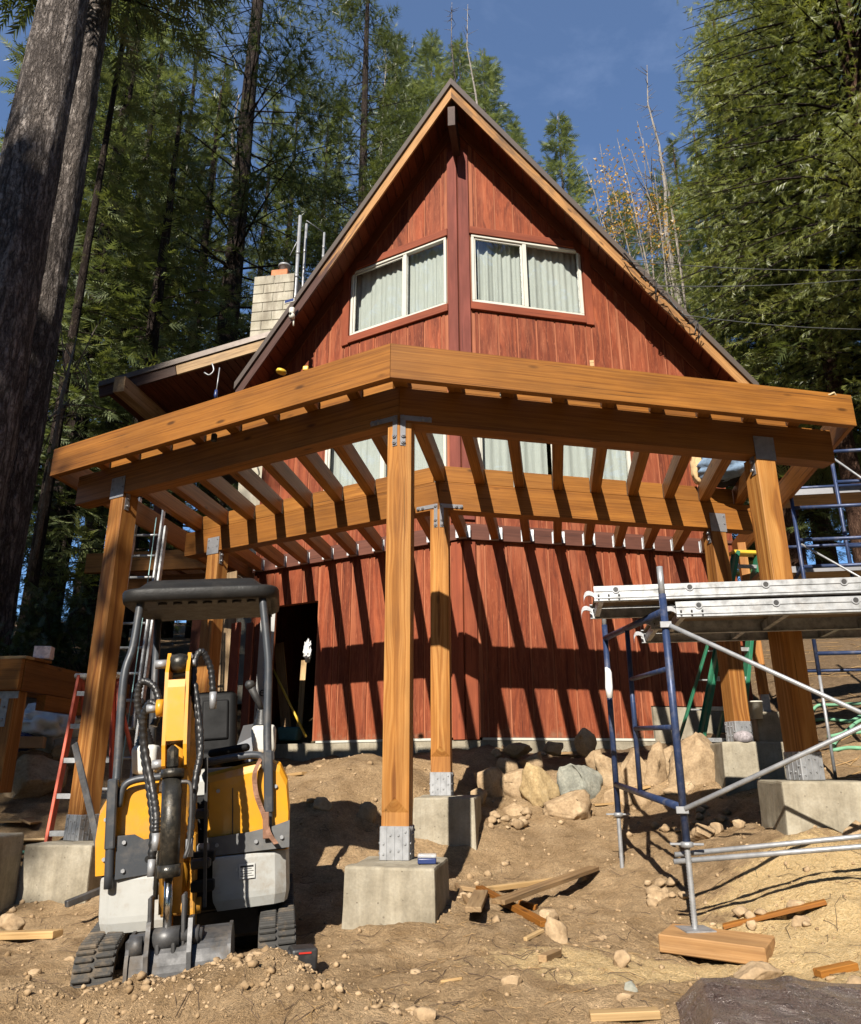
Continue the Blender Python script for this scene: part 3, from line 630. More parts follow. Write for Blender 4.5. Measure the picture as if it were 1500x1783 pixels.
# windows
def window(s, d0, d1, z0, z1, split, fw=.042):
    b = MB(); nn = V((s*SP, -CP, 0)); Mw = frame(wp(s, d0, WY, z0), wp(s, d1, WY, z0), V((0, 0, 1))); L = (d1-d0)/CP; H = z1-z0; oy = -s   # local: X along wing, Z up
    # local Y points to (Z x X); outward normal is -Y for s>0 and +Y for s<0
    o = -1 if (Mw.to_3x3() @ V((0, 1, 0))).dot(nn) < 0 else 1
    def bar(bb, x0, x1, za, zb2, y0, y1): bb.box(((x0+x1)/2, o*(y0+y1)/2, (za+zb2)/2), (x1-x0, abs(y1-y0), zb2-za), ch=.004)
    bar(b, 0, L, 0, fw*.8, -.05, .02); bar(b, 0, L, H-fw*.8, H, -.05, .02); bar(b, 0, fw, fw*.8, H-fw*.8, -.05, .02); bar(b, L-fw, L, fw*.8, H-fw*.8, -.05, .02)
    bar(b, split*L-.03, split*L+.03, fw*.8, H-fw*.8, -.05, .015)
    w = b.build('window', VINYL, house, Mw)
    for k, (xa, xb) in enumerate(((fw, split*L-.03), (split*L+.03, L-fw))):
        if (k == 0) == (s > 0):
            sb = MB(); t = .03
            bar(sb, xa+.002, xb-.002, fw*.8+.002, fw*.8+t, -.035, -.005); bar(sb, xa+.002, xb-.002, H-fw*.8-t, H-fw*.8-.002, -.035, -.005); bar(sb, xa+.002, xa+t, fw*.8+t, H-fw*.8-t, -.035, -.005); bar(sb, xb-t, xb-.002, fw*.8+t, H-fw*.8-t, -.035, -.005)
            sb.build('sash', VINYL, w, Mw)
        pb = MB(); bar(pb, xa+.004, xb-.004, fw*.8+.004, H-fw*.8-.004, -.024, -.019); pb.build('pane', GLASS, w, Mw)
    return w
for s in (1, -1):
    window(s, .195, 1.885, 6.705, 7.925, .48 if s > 0 else .42)
    window(s, .225, OPEN[s][1][1]-.005, 3.385, 5.245, .5)
CURL = {}
def curtain(s, d0, d1, z0, z1, n, label, amp=.035, seed=0, sag=0):
    rr = random.Random(seed); Mw = frame(wp(s, d0, WY, z0, -.16), wp(s, d1, WY, z0, -.16)); L = (d1-d0)/CP; H = z1-z0; nu, nv = n*10, 8; vs = []; ph = [rr.uniform(-.5, .5) for _ in range(n+2)]
    for j in range(nv+1):
        for i in range(nu+1):
            u = i/nu; k = u*n; a = amp*(1-.25*j/nv)*(.6+.4*sin(3.1*u+seed))
            vs.append((u*L+.012*sin(k*2*pi+ph[int(k)])*(1-j/nv), a*sin(k*2*pi+.8*ph[int(k)])+.012*sin(k*4.4*pi+seed), H*j/nv))
    fs = [(j*(nu+1)+i, j*(nu+1)+i+1, (j+1)*(nu+1)+i+1, (j+1)*(nu+1)+i) for j in range(nv) for i in range(nu)]
    o = MB().add(vs, fs, smooth=True).build('curtain', CURTAIN, None, Mw); return tag(o, label, 'curtain', 'white curtains behind the windows')
curtain(1, .21, 1.0, 6.6, 7.98, 5, 'white curtain in the gable window just right of the centre post', seed=1)
curtain(1, 1.06, 1.9, 6.6, 7.98, 4, 'white curtain in the rightmost pane of the gable windows', seed=2)
curtain(-1, .21, 1.05, 6.6, 7.98, 5, 'white curtain in the gable window just left of the centre post', seed=3)
curtain(-1, 1.06, 1.9, 6.6, 7.98, 4, 'white curtain in the leftmost pane of the gable windows', seed=4)
curtain(1, .2, 1.25, 3.3, 5.3, 4, 'pale curtain in the deck level window just right of the centre', seed=5, amp=.02)
curtain(1, 1.35, 2.42, 3.3, 5.3, 4, 'pale curtain at the right end of the deck level windows', seed=6, amp=.02)
curtain(-1, .2, 1.2, 3.3, 5.3, 4, 'pale curtain in the deck level window just left of the centre', seed=7, amp=.02)
curtain(-1, 1.25, 2.26, 3.3, 5.3, 4, 'pale curtain at the left end of the deck level windows', seed=8, amp=.02)

# side porch on the left: low roof, purlin, deck rim
PY = 10.9; pa = ony(172, 664, PY); pb_ = ony(474, 575, PY); psl = (pb_.z-pa.z)/(pb_.x-pa.x)
pr = MB(); yb = 16.0
def pz(x): return pa.z+psl*(x-pa.x)
vs = [(pa.x, PY, pz(pa.x)), (pb_.x+.5, PY, pz(pb_.x+.5)), (pb_.x+.5, yb, pz(pb_.x+.5)), (pa.x, yb, pz(pa.x))]; vs += [(x, y, z-.1) for x, y, z in vs]
pr.add(vs, [(3, 2, 1, 0)[::-1], (4, 5, 6, 7)[::-1], (0, 1, 5, 4)[::-1], (1, 2, 6, 5)[::-1], (2, 3, 7, 6)[::-1], (3, 0, 4, 7)[::-1]])
proof = pr.build('porch_roof', METALROOF, house)
xm = pa.x+(pb_.x-pa.x)*.45
timber('rake_board', (pa.x+.01, PY+.05, pz(pa.x)-.2), (xm, PY+.05, pz(xm)-.2), .04, .19, DARKWOOD, proof)
timber('rake_board', (xm+.01, PY+.05, pz(xm)-.2), (pb_.x+.25, PY+.05, pz(pb_.x+.25)-.2), .04, .19, OLDWOOD, proof)
x = pa.x+.03
while x < pb_.x+.4:
    timber('soffit_board', (x+.07, PY+.08, pz(x+.07)-.118), (x+.07, 14.5, pz(x+.07)-.118), .134, .03, SOFFIT, proof, V((-psl, 0, 1))); x += .142
b0 = ony(214, 676, 10.7)
timber('purlin_beam', (b0.x+.02, 10.55, b0.z), (b0.x+.02, 12.3, b0.z), .2, .28, OLDWOOD, house)
timber('purlin_beam', (b0.x+.1, 12.45, b0.z-.02), (pb_.x, 12.45, pz(pb_.x)-.45), .1, .24, SOFFIT, house)
timber('porch_post', (b0.x+.02, 12.3, 3.0), (b0.x+.02, 12.3, b0.z-.12), .15, .15, SOFFIT, house)
d0 = ony(152, 980, 10.4)
timber('porch_rim_beam', (d0.x, 10.4, d0.z-.02), (X0-HALF-.1, 10.4, d0.z-.02), .09, .30, WOOD, house)
timber('porch_rim_beam', (d0.x+.35, 10.62, d0.z-.33), (X0-HALF-.1, 10.62, d0.z-.33), .14, .26, WOOD, house)
for k in range(6): timber('porch_joist', (d0.x+.06+k*.42, 10.46, d0.z+.0), (d0.x+.06+k*.42, 13.2, d0.z+.0), .09, .2, WOOD, house)
for x in (d0.x+.9, X0-HALF-.5): timber('porch_post', (x, 10.62, .4), (x, 10.62, d0.z-.47), .15, .15, SOFFIT, house)
# chimney of grey-beige blocks
c0 = ony(443, 478, 12.3); c1 = ony(513, 478, 12.3); cx = (c0.x+c1.x)/2; cw = c1.x-c0.x; ct = c0.z-.04
chim = MB().box((cx, 12.66, (ct-.03+1)/2), (cw-.03, .66, ct-.03-1)).build('chimney', BLOCK, house)
ch = .205; z = ct; k = 0
while z > 6.4:
    cuts = [0, .5, 1] if k % 2 == 0 else [0, .26, .76, 1]
    for a, b in zip(cuts[:-1], cuts[1:]):
        MB().box((0, 0, 0), ((b-a)*cw-.012, .70, ch-.012), ch=.006).build('chimney_block', BLOCK, chim, Matrix.Translation((c0.x+(a+b)/2*cw, 12.66, z-ch/2)))
    z -= ch; k += 1
fl = MB(); fl.box((cx+.02, 12.66, ct+.13), (.34, .34, .26), ch=.015); fl.build('flue_tile', TERRA, chim)
cp = MB(); cp.lathe([(.1, 0), (.1, .16), (.125, .16), (.125, .2), (.0, .22)], 16, Matrix.Translation((cx+.06, 12.66, ct+.25))); cp.build('flue_cap', GALV, chim)
# things leaning by the dark doorway: plywood reveal, trim boards, house wrap
for (u0, v0, u1, v1, y, w, m) in [(398, 1300, 412, 1085, 9.4, .13, REDTRIM), (424, 1300, 436, 1085, 9.6, .10, SOFFIT)]:
    a = ony(u0, v0, y); b = ony(u1, v1, y+.4)
    tag(timber('leaning_board', a, b, w, .035, m, None, V((0, -1, 0))), {.13: 'bright red trim board leaning upright left of the dark doorway', .10: 'narrow dark red board leaning beside the doorway edge'}[w], 'board', 'boards leaning by the doorway')
a = ony(375, 1290, 9.8); b = ony(385, 1000, 10.4)
tag(timber('plywood_sheet', a, b, .5, .02, OLDWOOD, None, V((0, -1, 0))), 'tan plywood sheet standing upright behind the excavator seat', 'plywood')
# ------------------------------------------------------------------ deck frame
FY, FT, FB = 5.1266, 3.115, 2.822
BZ0, BZ1 = 2.613, 2.926
B1Y, B2Y = 5.4885, 7.686
deck = empty('deck_frame', (X0, B1Y, -.6), 'orange stained timber deck frame with posts, beams and open joists in front of house', 'deck')
def wing_member(name, s, y0, d0, d1, th, z0, z1, mat, parent, mitre=True, gap=0.0):
    pts = [wp(s, d0+gap, y0), wp(s, d1, y0), wp(s, d1, y0, 0, -th)]
    if mitre and d0 == 0: pts.append(V((X0+s*gap, y0+th/CP, 0)))
    else: pts.append(wp(s, d0+gap, y0, 0, -th))
    return planprism(name, [(p.x, p.y) for p in pts], z0, z1, WANG[s] if s > 0 else -PHI, mat, parent)
for s in (1, -1):
    wing_member('fascia_board', s, FY, 0, 3.84, .045, FB, FT, WOOD, deck, gap=.0015)
    wing_member('rim_joist', s, FY+.0455/CP+.003, 0, 3.80, .04, FB+.012, FT-.006, WOOD, deck, gap=.0015)
    wing_member('beam', s, B1Y, 0, 3.735, .16, BZ0, BZ1, WOOD, deck, gap=.0015)
    wing_member('beam', s, B2Y, 0, 3.55, .16, BZ0, BZ1, WOOD, deck, gap=.0015)
    # side rim joists
    for k, (dx, th) in enumerate(((3.815, .045),)):
        timber('side_rim_joist', (X0+s*dx, FY+MS*3.84+.02, (FB+FT)/2), (X0+s*dx, WY+MS*3.5, (FB+FT)/2), th, FT-FB-.01, WOOD, deck)
    wing_member('ledger', s, WY-.065/CP, 0, 3.5, .058, BZ1+.006, FT, LEDGER, deck, gap=.0015)
JW = .106
hang = MB()
for sx in (-1, 1):
    hang.box((0, sx*(JW/2+.0022), 0), (.075, .0035, .165)); hang.box((-.032, sx*(JW/2+.025), 0), (.004, .045, .165))
hang.box((0, 0, -.0975), (.075, JW+.004, .003))
hang_me = hang.mesh('joist_hanger', GALV)
JD = [k*.4205+.012 for k in range(-8, 9)]
for dx in JD:
    a = abs(dx); y0 = FY+.1+MS*a+.03; y1 = WY+MS*a-.068-MS*JW/2
    j = timber('joist', (X0+dx, y0, (BZ1+FT)/2+.004), (X0+dx, y1, (BZ1+FT)/2+.004), JW, .186, WOOD, deck)
    put('joist_hanger', hang_me, Matrix.Translation((X0+dx, y1-.04, (BZ1+FT)/2+.003)) @ Matrix.Rotation(-pi/2, 4, 'Z'), j)
# blocking between the joists over both beams
for y0 in (B1Y, B2Y):
    for a, b in zip(JD[:-1], JD[1:]):
        if a*b < 0 and abs(a) > .1 and abs(b) > .1: continue
        s = 1 if (a+b) > 0 else -1; d0, d1 = sorted((abs(a), abs(b))) if a*b > 0 else (min(abs(a), abs(b)), max(abs(a), abs(b)))
        timber('blocking', wp(s, d0+JW/2+.003, y0, (BZ1+FT)/2+.003, -.03), wp(s, d1-JW/2-.003, y0, (BZ1+FT)/2+.003, -.03), .04, .184, WOOD, deck)
PS = .19
STRAPM = mat_plain('zinc_strap', (.27, .27, .285), .42, .5, var=.2, nscale=14)
base_cache = {}
def post_base(M, h, parent, w=PS+.012):
    b = MB(); b.box((0, 0, h/2), (w, w, h), ch=.006)
    for sx in (-1, 1):
        for k in (-.055, 0, .055): b.box((k, sx*(w/2+.002), h/2), (.006, .006, h*.96)); b.box((sx*(w/2+.002), k, h/2), (.006, .006, h*.96))
        for (qx, qz) in ((-.028, .3), (.028, .3), (-.028, .75), (.028, .75), (-.075, .5), (.075, .5), (-.075, .2), (.075, .85)):
            T = Matrix.Translation((qx, sx*(w/2), h*qz)); b.cyl((0, 0, 0), (0, sx*.008, 0), .008, 6, T)
            T = Matrix.Translation((sx*(w/2), qx, h*qz)); b.cyl((0, 0, 0), (sx*.008, 0, 0), .008, 6, T)
    return b.build('post_base', GALV, parent, M)
def bolts(b, pts, n, r=.014, h=.012):
    for p in pts: b.cyl(p, V(p)+n*h, r, 8); b.cyl(V(p)+n*h, V(p)+n*(h+.008), r*.5, 6)
def centre_post(y0, zb, ztop, cut):
    w = PS/2; f = MS*w; yb = PS
    # five sided post: two front faces follow the wings, a flat is cut at the foot
    vs = [(-w, f, 0), (w, f, 0), (w, yb, 0), (-w, yb, 0)]
    Lz = cut-zb
    vs += [(-w, f, Lz-.1), (w, f, Lz-.1), (0, 0, Lz), (-w, f, ztop-zb), (w, f, ztop-zb), (0, 0, ztop-zb), (w, yb, ztop-zb), (-w, yb, ztop-zb)]
    fs = [(0, 1, 5, 4), (4, 5, 6), (4, 6, 9, 7), (6, 5, 8, 9), (1, 2, 10, 8, 5), (2, 3, 11, 10), (3, 0, 4, 7, 11), (3, 2, 1, 0), (7, 9, 8, 10, 11)]
    # local X is up
    T = Matrix(((0, 0, 1, 0), (1, 0, 0, 0), (0, 1, 0, 0), (0, 0, 0, 1)))          # (x,y,z)->(z,x,y)
    b = MB().add(vs, fs, T); Mw = Matrix.Translation((X0, y0, zb)) @ T.inverted()
    p = b.build('post', WOODP, deck, Mw)
    post_base(Matrix.Translation((X0, y0+f-.004+PS/2-.01, zb-.002)), .215, p, w=PS+.016)
    for s in (1, -1):
        m = MB(); n = V((s*SP, -CP, 0)); e = V((s*CP, SP, 0)); o = V((X0, y0, BZ0)); aw = .042; t = .006
        def pt(a, z, k): return o+e*a+V((0, 0, z))+n*k
        c = .012
        poly = [(c, -.2), (c+aw, -.2), (c+aw, .02), (c+.255, .02), (c+.255, .062), (c, .062)]
        m.add([pt(a, z, .001) for a, z in poly]+[pt(a, z, t) for a, z in poly], [(0, 1, 2, 3, 4, 5), (11, 10, 9, 8, 7, 6)]+[(i, 6+i, 6+(i+1) % 6, (i+1) % 6) for i in range(6)])
        if s < 0: m.f = [f[::-1] for f in m.f]
        bolts(m, [pt(c+.021, -.17, t), pt(c+.021, -.115, t), pt(c+.021, .041, t), pt(c+.18, .041, t), pt(c+.235, .041, t)], n, .019)
        m.build('angle_strap', STRAPM, p)
    return p
centre_post(B1Y-.002, -.59, BZ0-.001, -.19)
centre_post(B2Y-.002, -.255, BZ0-.001, .20)
def side_post(s, y0, dx, zb):
    e = V((s*CP, SP, 0)); n = V((s*SP, -CP, 0)); c = wp(s, dx, y0, zb)+e*(PS/2)-n*(PS/2-.002)
    p = timber('post', c, V((c.x, c.y, BZ0-.002)), PS, PS, WOODP, deck, n, ch=.007)
    post_base(Matrix.Translation((c.x, c.y, zb-.002)) @ Matrix.Rotation(WANG[s], 4, 'Z'), .215, p)
    m = MB(); f = c+n*(PS/2); t = .006
    M = frame(V((f.x, f.y, BZ0)), V((f.x, f.y, BZ0))+e, V((0, 0, 1))); oy = -1 if (M.to_3x3() @ V((0, 1, 0))).dot(n) < 0 else 1
    m.box((0, oy*(t/2+.0015), .07), (.2, t, .22)); m.box((0, oy*(t/2+.0016+.004), .06), (.03, .002, .03), rz=0)
    for px, pzz in ((-.075, .15), (.075, .15), (-.075, .06), (.075, .06)): m.cyl((px, oy*t, pzz), (px, oy*(t+.01), pzz), .011, 8, None)
    mo = m.build('strap_plate', STRAPM, p, M)
    st = MB(); g = c-e*(PS/2); Mg = frame(V((g.x, g.y, BZ0)), V((g.x, g.y, BZ0))-n, V((0, 0, 1)))
    oy2 = -1 if (Mg.to_3x3() @ V((0, 1, 0))).dot(-e) < 0 else 1
    st.box((-.04, oy2*.004, -.07), (.05, .006, .2)); 
    for zz in (-.05, -.13): st.cyl((-.04, oy2*.006, zz), (-.04, oy2*.03, zz), .015, 8)
    st.build('strap', GALVD, p, Mg)
    return p
side_post(1, B1Y, 2.98, -.10); side_post(-1, B1Y, 3.03, -.60)
side_post(1, B2Y, 3.0, .25); side_post(-1, B2Y, 2.98, -.05)

# concrete piers
def pier(x0, x1, y0, y1, zt, zb, label, rz=0.0, jit=.012, seed=0):
    rr = random.Random(seed); w, d, h = x1-x0, y1-y0, zt-zb; n = 6; c = .018
    M = Matrix.Translation(((x0+x1)/2, (y0+y1)/2, zt-h/2)) @ Matrix.Rotation(rz, 4, 'Z')
    bm = bmesh.new(); bmesh.ops.create_cube(bm, size=1.0, matrix=Matrix.Diagonal((w, d, h, 1)))
    bmesh.ops.bevel(bm, geom=[e for e in bm.edges], offset=c, segments=2, affect='EDGES', profile=.6)
    bmesh.ops.subdivide_edges(bm, edges=[e for e in bm.edges if e.calc_length() > .15], cuts=5, use_grid_fill=True)
    for v in bm.verts:
        q = mnoise.noise(v.co*4+V((seed*3.7, 0, 0))); v.co += v.co.normalized()*q*jit
        v.co.z += mnoise.noise(v.co*7+V((0, seed*2.1, 0)))*.006
        f = 1+.06*(.5-(v.co.z/h+.5)); v.co.x *= f; v.co.y *= f
    me = bpy.data.meshes.new('concrete_pier'); bm.to_mesh(me); bm.free(); me.materials.append(CONC)
    return tag(put('concrete_pier', me, M), label, 'concrete pier', 'concrete footings under the deck posts')
pier(-1.36, -.77, 5.15, 5.80, -.592, -1.25, 'concrete pier under the tall front centre post, small blue box on top', seed=1)
pier(-1.32, -.74, 7.38, 8.0, -.257, -1.1, 'concrete pier under the second centre post, crossed by a post shadow', seed=2)
pier(-4.42, -3.80, 6.35, 6.98, -.602, -1.35, 'concrete pier under the left front post behind the excavator', seed=3)
pier(1.62, 2.32, 6.40, 7.05, -.102, -.75, 'concrete pier under the right front post behind the scaffold brace', rz=.05, seed=4)
pier(1.68, 2.36, 8.68, 9.3, .248, -.5, 'concrete pier under the right rear post with white powder on its bracket', rz=.04, seed=5)
pier(-4.45, -3.85, 8.6, 9.2, -.052, -.7, 'concrete pier behind the orange stepladder at the left rear post', seed=6)
p3 = ony(1334, 1240, 10.6)
pier(p3.x-.16, p3.x+.2, 10.45, 10.85, p3.z, -.1, 'narrow concrete pier behind the right posts with a slim bracket', seed=7)
sp = tag(timber('slim_post', (p3.x+.02, 10.65, p3.z+.22), (p3.x-.02, 10.65, 2.9), .11, .11, WOODP, None), 'slim orange post on the narrow pier behind the right rear post', 'post')
MB().box((p3.x+.02, 10.65, p3.z+.115), (.1, .1, .23), ch=.006).build('post_base', GALV, sp)
# ------------------------------------------------------------------ mini excavator
def rbox(mb, c, d, r, M=None, seg=3, taper=None, rx=0, ry=0, rz=0):
    bm = bmesh.new(); bmesh.ops.create_cube(bm, size=1.0, matrix=Matrix.Diagonal((d[0], d[1], d[2], 1)))
    if taper:
        for v in bm.verts:
            k = taper[0] if v.co.z < 0 else taper[1]; v.co.x *= k[0]; v.co.y *= k[1]
    bmesh.ops.bevel(bm, geom=list(bm.edges), offset=r, segments=seg, affect='EDGES', profile=.5)
    T = Matrix.Translation(V(c)) @ Matrix.Rotation(rz, 4, 'Z') @ Matrix.Rotation(ry, 4, 'Y') @ Matrix.Rotation(rx, 4, 'X')
    if M is not None: T = M @ T
    big = sorted([f.calc_area() for f in bm.faces])[-6]
    bm.verts.index_update(); vs = [v.co.copy() for v in bm.verts]
    mb.add(vs, [tuple(v.index for v in f.verts) for f in bm.faces if f.calc_area() >= big], T, False); b = len(mb.v)-len(vs)
    for f in bm.faces:
        if f.calc_area() < big: mb.f.append(tuple(b+v.index for v in f.verts)); mb.sm.append(True); mb.mi.append(mb.m)
    bm.free(); return mb
EO = V((-2.08, 4.745, -1.03))
ME = Matrix.Translation(EO) @ Matrix.Rotation(R(19), 4, 'Z') @ Matrix.Rotation(R(-4.2), 4, 'Y')
exc = empty('mini_excavator', EO, 'yellow and white mini excavator with black canopy parked at the left', 'excavator', M=ME)
def X(b, name, mat, parent=exc): return b.build(name, mat, parent, ME)
# tracks
def track(xc):
    L, rr, w = .50, .145, .19; per = []; n = 72
    tot = 4*L+2*pi*rr
    YO = -.06
    def at(sv):
        p, q = at0(sv); p = p+V((0, YO, 0)); return p+V((0, 0, .10*(p.y-.2))), q
    def at0(sv):
        sv %= tot
        if sv < 2*L: return V((xc, -L+sv, 2*rr)), V((0, 0, 1))
        sv -= 2*L
        if sv < pi*rr: a = sv/rr; return V((xc, L+rr*sin(a), rr+rr*cos(a))), V((0, sin(a), cos(a)))
        sv -= pi*rr
        if sv < 2*L: return V((xc, L-sv, 0)), V((0, 0, -1))
        sv -= 2*L; a = sv/rr; return V((xc, -L-rr*sin(a), rr-rr*cos(a))), V((0, -sin(a), -cos(a)))
    b = MB(); rings = []
    N = 92
    for i in range(N+1):
        p, nrm = at(tot*i/N); rings.append([p+V((-w/2, 0, 0)), p+V((w/2, 0, 0)), p+V((w/2, 0, 0))-nrm*.03, p+V((-w/2, 0, 0))-nrm*.03])
    b.loft(rings, cap=False, smooth=False)
    for i in range(n):
        p, nrm = at(tot*(i+.5)/n); tn = V((1, 0, 0)).cross(nrm)
        for sx in (-1, 1):
            q, n2 = at(tot*(i+.5+.18*sx)/n)
            M = Matrix(((1, n2.cross(V((1, 0, 0))).x, n2.x, q.x+sx*w*.255), (0, n2.cross(V((1, 0, 0))).y, n2.y, q.y), (0, n2.cross(V((1, 0, 0))).z, n2.z, q.z), (0, 0, 0, 1)))
            b.box((0, 0, .009), (w*.46, .021, .02), M, ch=.005)
    o = X(b, 'track', RUBBER)
    f = MB(); f.box((xc, YO, rr-.02), (.11, 2*L-.1, .12), ch=.02)
    for yy in (YO-L, YO+L): f.cyl((xc-.06, yy, rr+.10*(yy-.2)), (xc+.06, yy, rr+.10*(yy-.2)), rr-.035, 20)
    for yy in (YO-.25, YO, YO+.25): f.cyl((xc-.06, yy, .085), (xc+.06, yy, .085), .055, 12)
    X(f, 'track_frame', DGREY, o); return o
track(-.44); track(.44)
b = MB(); b.box((0, 0, .2), (.7, .5, .16), ch=.02); b.lathe([(.28, .27), (.28, .36)], 24); X(b, 'undercarriage', BLACKPL)
b = MB(); b.box((0, .62, .22), (1.0, .05, .26), ch=.01); b.box((-.25, .45, .2), (.07, .4, .08)); b.box((.25, .45, .2), (.07, .4, .08)); X(b, 'dozer_blade', STEEL)
# upper body
b = MB(); b.box((0, .16, .62), (.86, .72, .50), ch=.03); X(b, 'chassis', BLACKM)
b = MB(); b.box((0, -.2, .42), (.5, .3, .26)); X(b, 'swing_housing', BLACKM)
rbox_b = MB(); rbox(rbox_b, (0, .46, .72), (.94, .22, .62), .08); X(rbox_b, 'counterweight', MWHITE)
# white front castings
def casting(name, poly, z0, z1, inset):
    b = MB(); n = len(poly); cx_ = sum(p[0] for p in poly)/n; cy_ = sum(p[1] for p in poly)/n
    def ring(z, k): return [(cx_+(x-cx_)*k, cy_+(y-cy_)*k, z) for x, y in poly]
    b.loft([ring(z0, inset), ring(z0+.05, .985), ring(z0+.08, 1), ring(z1-.02, 1), ring(z1-.005, .985), ring(z1, .965)], smooth=False); return X(b, name, MWHITE)
pl = [(-.50, .1), (-.505, -.30), (-.485, -.385), (-.43, -.43), (-.12, -.47), (-.12, .1)]
casting('front_casting', pl, .235, .51, .90)
pr_ = [(.505, .1), (.51, -.27), (.49, -.36), (.43, -.405), (.10, -.46), (.10, .1)]
cast_r = casting('front_casting', pr_, .29, .56, .90)
b = MB(); b.box((0, 0, 0), (.085, .003, .075)); 
Mdec = ME @ Matrix.Translation((.28, -.4378, .475)) @ Matrix.Rotation(R(9.5), 4, 'Z')
b.build('rating_plate', mat_plain('grey_plate', (.50, .50, .48), .5, var=.04), cast_r, Mdec)
b = MB()
for k in range(5): b.box((0, -.0025, .024-k*.012), (.07-.02*(k % 2), .002, .002 if k else .009))
b.build('plate_print', BLACKPL, cast_r, Mdec)
# yellow covers
b = MB(); prof = [(-.52, .52), (-.53, .72), (-.515, .86), (-.46, .96), (-.36, 1.0), (-.20, 1.0), (-.20, .52)]
def cover(prof, y0, y1, fr):
    b = MB(); c = sum(p[0] for p in prof)/len(prof); cz = min(p[1] for p in prof)
    rings = []
    for y, k, kz in ((y0, .93, .88), (y0+fr*.35, .98, .96), (y0+fr, 1, 1), (y1-.05, 1, 1), (y1, .93, .95)):
        rings.append([(c+(x-c)*k, y, cz+(z-cz)*kz) for x, z in prof])
    return b.loft(rings, smooth=False)
lc = X(cover(prof[::-1], -.40, .40, .12), 'side_cover', YELLOW)
b = MB(); rbox(b, (-.40, -.10, .965), (.16, .2, .03), .012, rx=0, ry=R(-22)); X(b, 'hatch', YELLOW, lc)
b = MB(); b.tube([(-.335, -.2, .97), (-.335, -.2, 1.0), (-.335, -.12, 1.0), (-.335, -.12, .97)], .006, 6); b.cyl((-.26, -.345, .80), (-.26, -.37, .80), .012, 8); b.cyl((-.26, -.345, .70), (-.26, -.37, .70), .012, 8); X(b, 'latch', BLACKPL, lc)
b = MB(); cov2 = [(-.20, .53), (-.20, .92), (-.26, .96), (-.30, .9), (-.33, .78), (-.335, .53)]
X(cover([(x+.03, z-.02) for x, z in cov2], -.405, -.2, .05), 'inner_cover', YELLOW)
prof_r = [(.51, .56), (.52, .78), (.51, .94), (.47, 1.03), (.40, 1.06), (.05, 1.0), (.05, .56)]
rc = X(cover(prof_r, -.385, .40, .05), 'side_cover', YELLOW)
b = MB(); b.box((.20, -.386, .74), (.005, .006, .34)); b.box((.26, -.375, .95), (.40, .012, .010)); X(b, 'seam', BLACKPL, rc)
# bolts and latches on the covers
for (x, y, z) in ((.44, -.388, .62), (.44, -.388, .90), (.12, -.388, .62), (.12, -.388, .90), (-.47, -.402, .60), (-.47, -.402, .80), (-.44, -.398, .56), (.47, -.432, .63), (.33, -.432, .62), (.12, -.432, .62), (-.15, -.462, .56), (-.15, -.462, .66), (-.36, -.462, .54), (-.36, -.462, .68)):
    X(MB().cyl((x, y, z), (x, y-.012, z), .011, 6), 'bolt', GALV)
# grey front plates
b = MB(); b.prism([(-.40, .50), (-.09, .52), (-.09, .70), (-.26, .685), (-.31, .715), (-.40, .715)], -.006, .006, Matrix.Translation((0, -.455, 0)) @ Matrix.Rotation(pi/2, 4, 'X')); fp = X(b, 'front_plate', DGREY)
b = MB(); b.cyl((-.235, -.447, .585), (-.235, -.463, .585), .018, 14); X(b, 'bolt_hole', BLACKM, fp)
b = MB(); b.prism([(.05, .565), (.51, .575), (.515, .715), (.42, .69), (.30, .672), (.05, .66)], -.006, .006, Matrix.Translation((0, -.425, 0)) @ Matrix.Rotation(pi/2, 4, 'X')); X(b, 'front_plate', mat_plain('sunlit_dusty_plate', (.12, .12, .12), .6, .2, var=.2, dirt=.4, dirtc=(.22, .19, .15), nscale=12))  # lighter grey paints in the sun on this plate, with dust patches
b = MB(); b.box((.29, -.34, .575), (.40, .14, .02)); X(b, 'step_plate', DGREY)
# canopy on four posts
def canopy():
    b = MB(); n = 64
    def ring(a, c, z, ex=7.0):
        r = []
        for k in range(n):
            t = 2*pi*k/n; x = a*math.copysign(abs(cos(t))**(2/ex), cos(t)); y = c*math.copysign(abs(sin(t))**(2/ex), sin(t)); r.append([x, y, z])
        return r
    def lift(r, amt):
        out = []
        for x, y, z in r:
            e = max(0, min(1, (.40-abs(x))/.10)); e = e*e*(3-2*e); out.append((x, y+.0, z+amt*e))
        return out
    A, C = .475, .45
    prof = [(A-.07, C-.07, -.05, 0), (A-.03, C-.03, -.07, 0), (A-.005, C-.005, -.058, .0), (A, C, -.03, 0), (A, C, .0, .0), (A-.006, C-.006, .012, .0), (A-.02, C-.02, .018, .0), (A-.035, C-.035, .016, .004), (A-.06, C-.06, .018, .03), (A-.10, C-.10, .022, .052), (A-.2, C-.2, .026, .058), (.1, .05, .028, .06)]
    b.loft([lift(ring(a, c, z), l) for a, c, z, l in prof], Matrix.Translation((.0, .06, 2.10)) @ Matrix.Rotation(R(3), 4, 'X'), cap=True)
    return b
cano = X(canopy(), 'canopy', CANOPY)
b = MB(); b.box((.03, .06, 2.04), (.78, .70, .02)); 
for k in range(7): b.cyl((-.24+.09*k, -.2, 2.03), (-.24+.09*k, -.2, 2.015), .028, 10)
X(b, 'canopy_liner', BLACKPL, cano)
rail = [(-.43, -.46, .46), (-.43, -.46, .80), (-.425, -.40, 1.02), (-.42, -.36, 1.55), (-.38, -.33, 1.75), (-.35, -.30, 2.05)]
X(MB().tube(spline(rail, 5), .024, 12), 'canopy_post', DGREY)
rail = [(.40, -.40, .58), (.40, -.40, .95), (.395, -.37, 1.2), (.405, -.35, 1.55), (.40, -.34, 1.7), (.37, -.31, 2.05)]
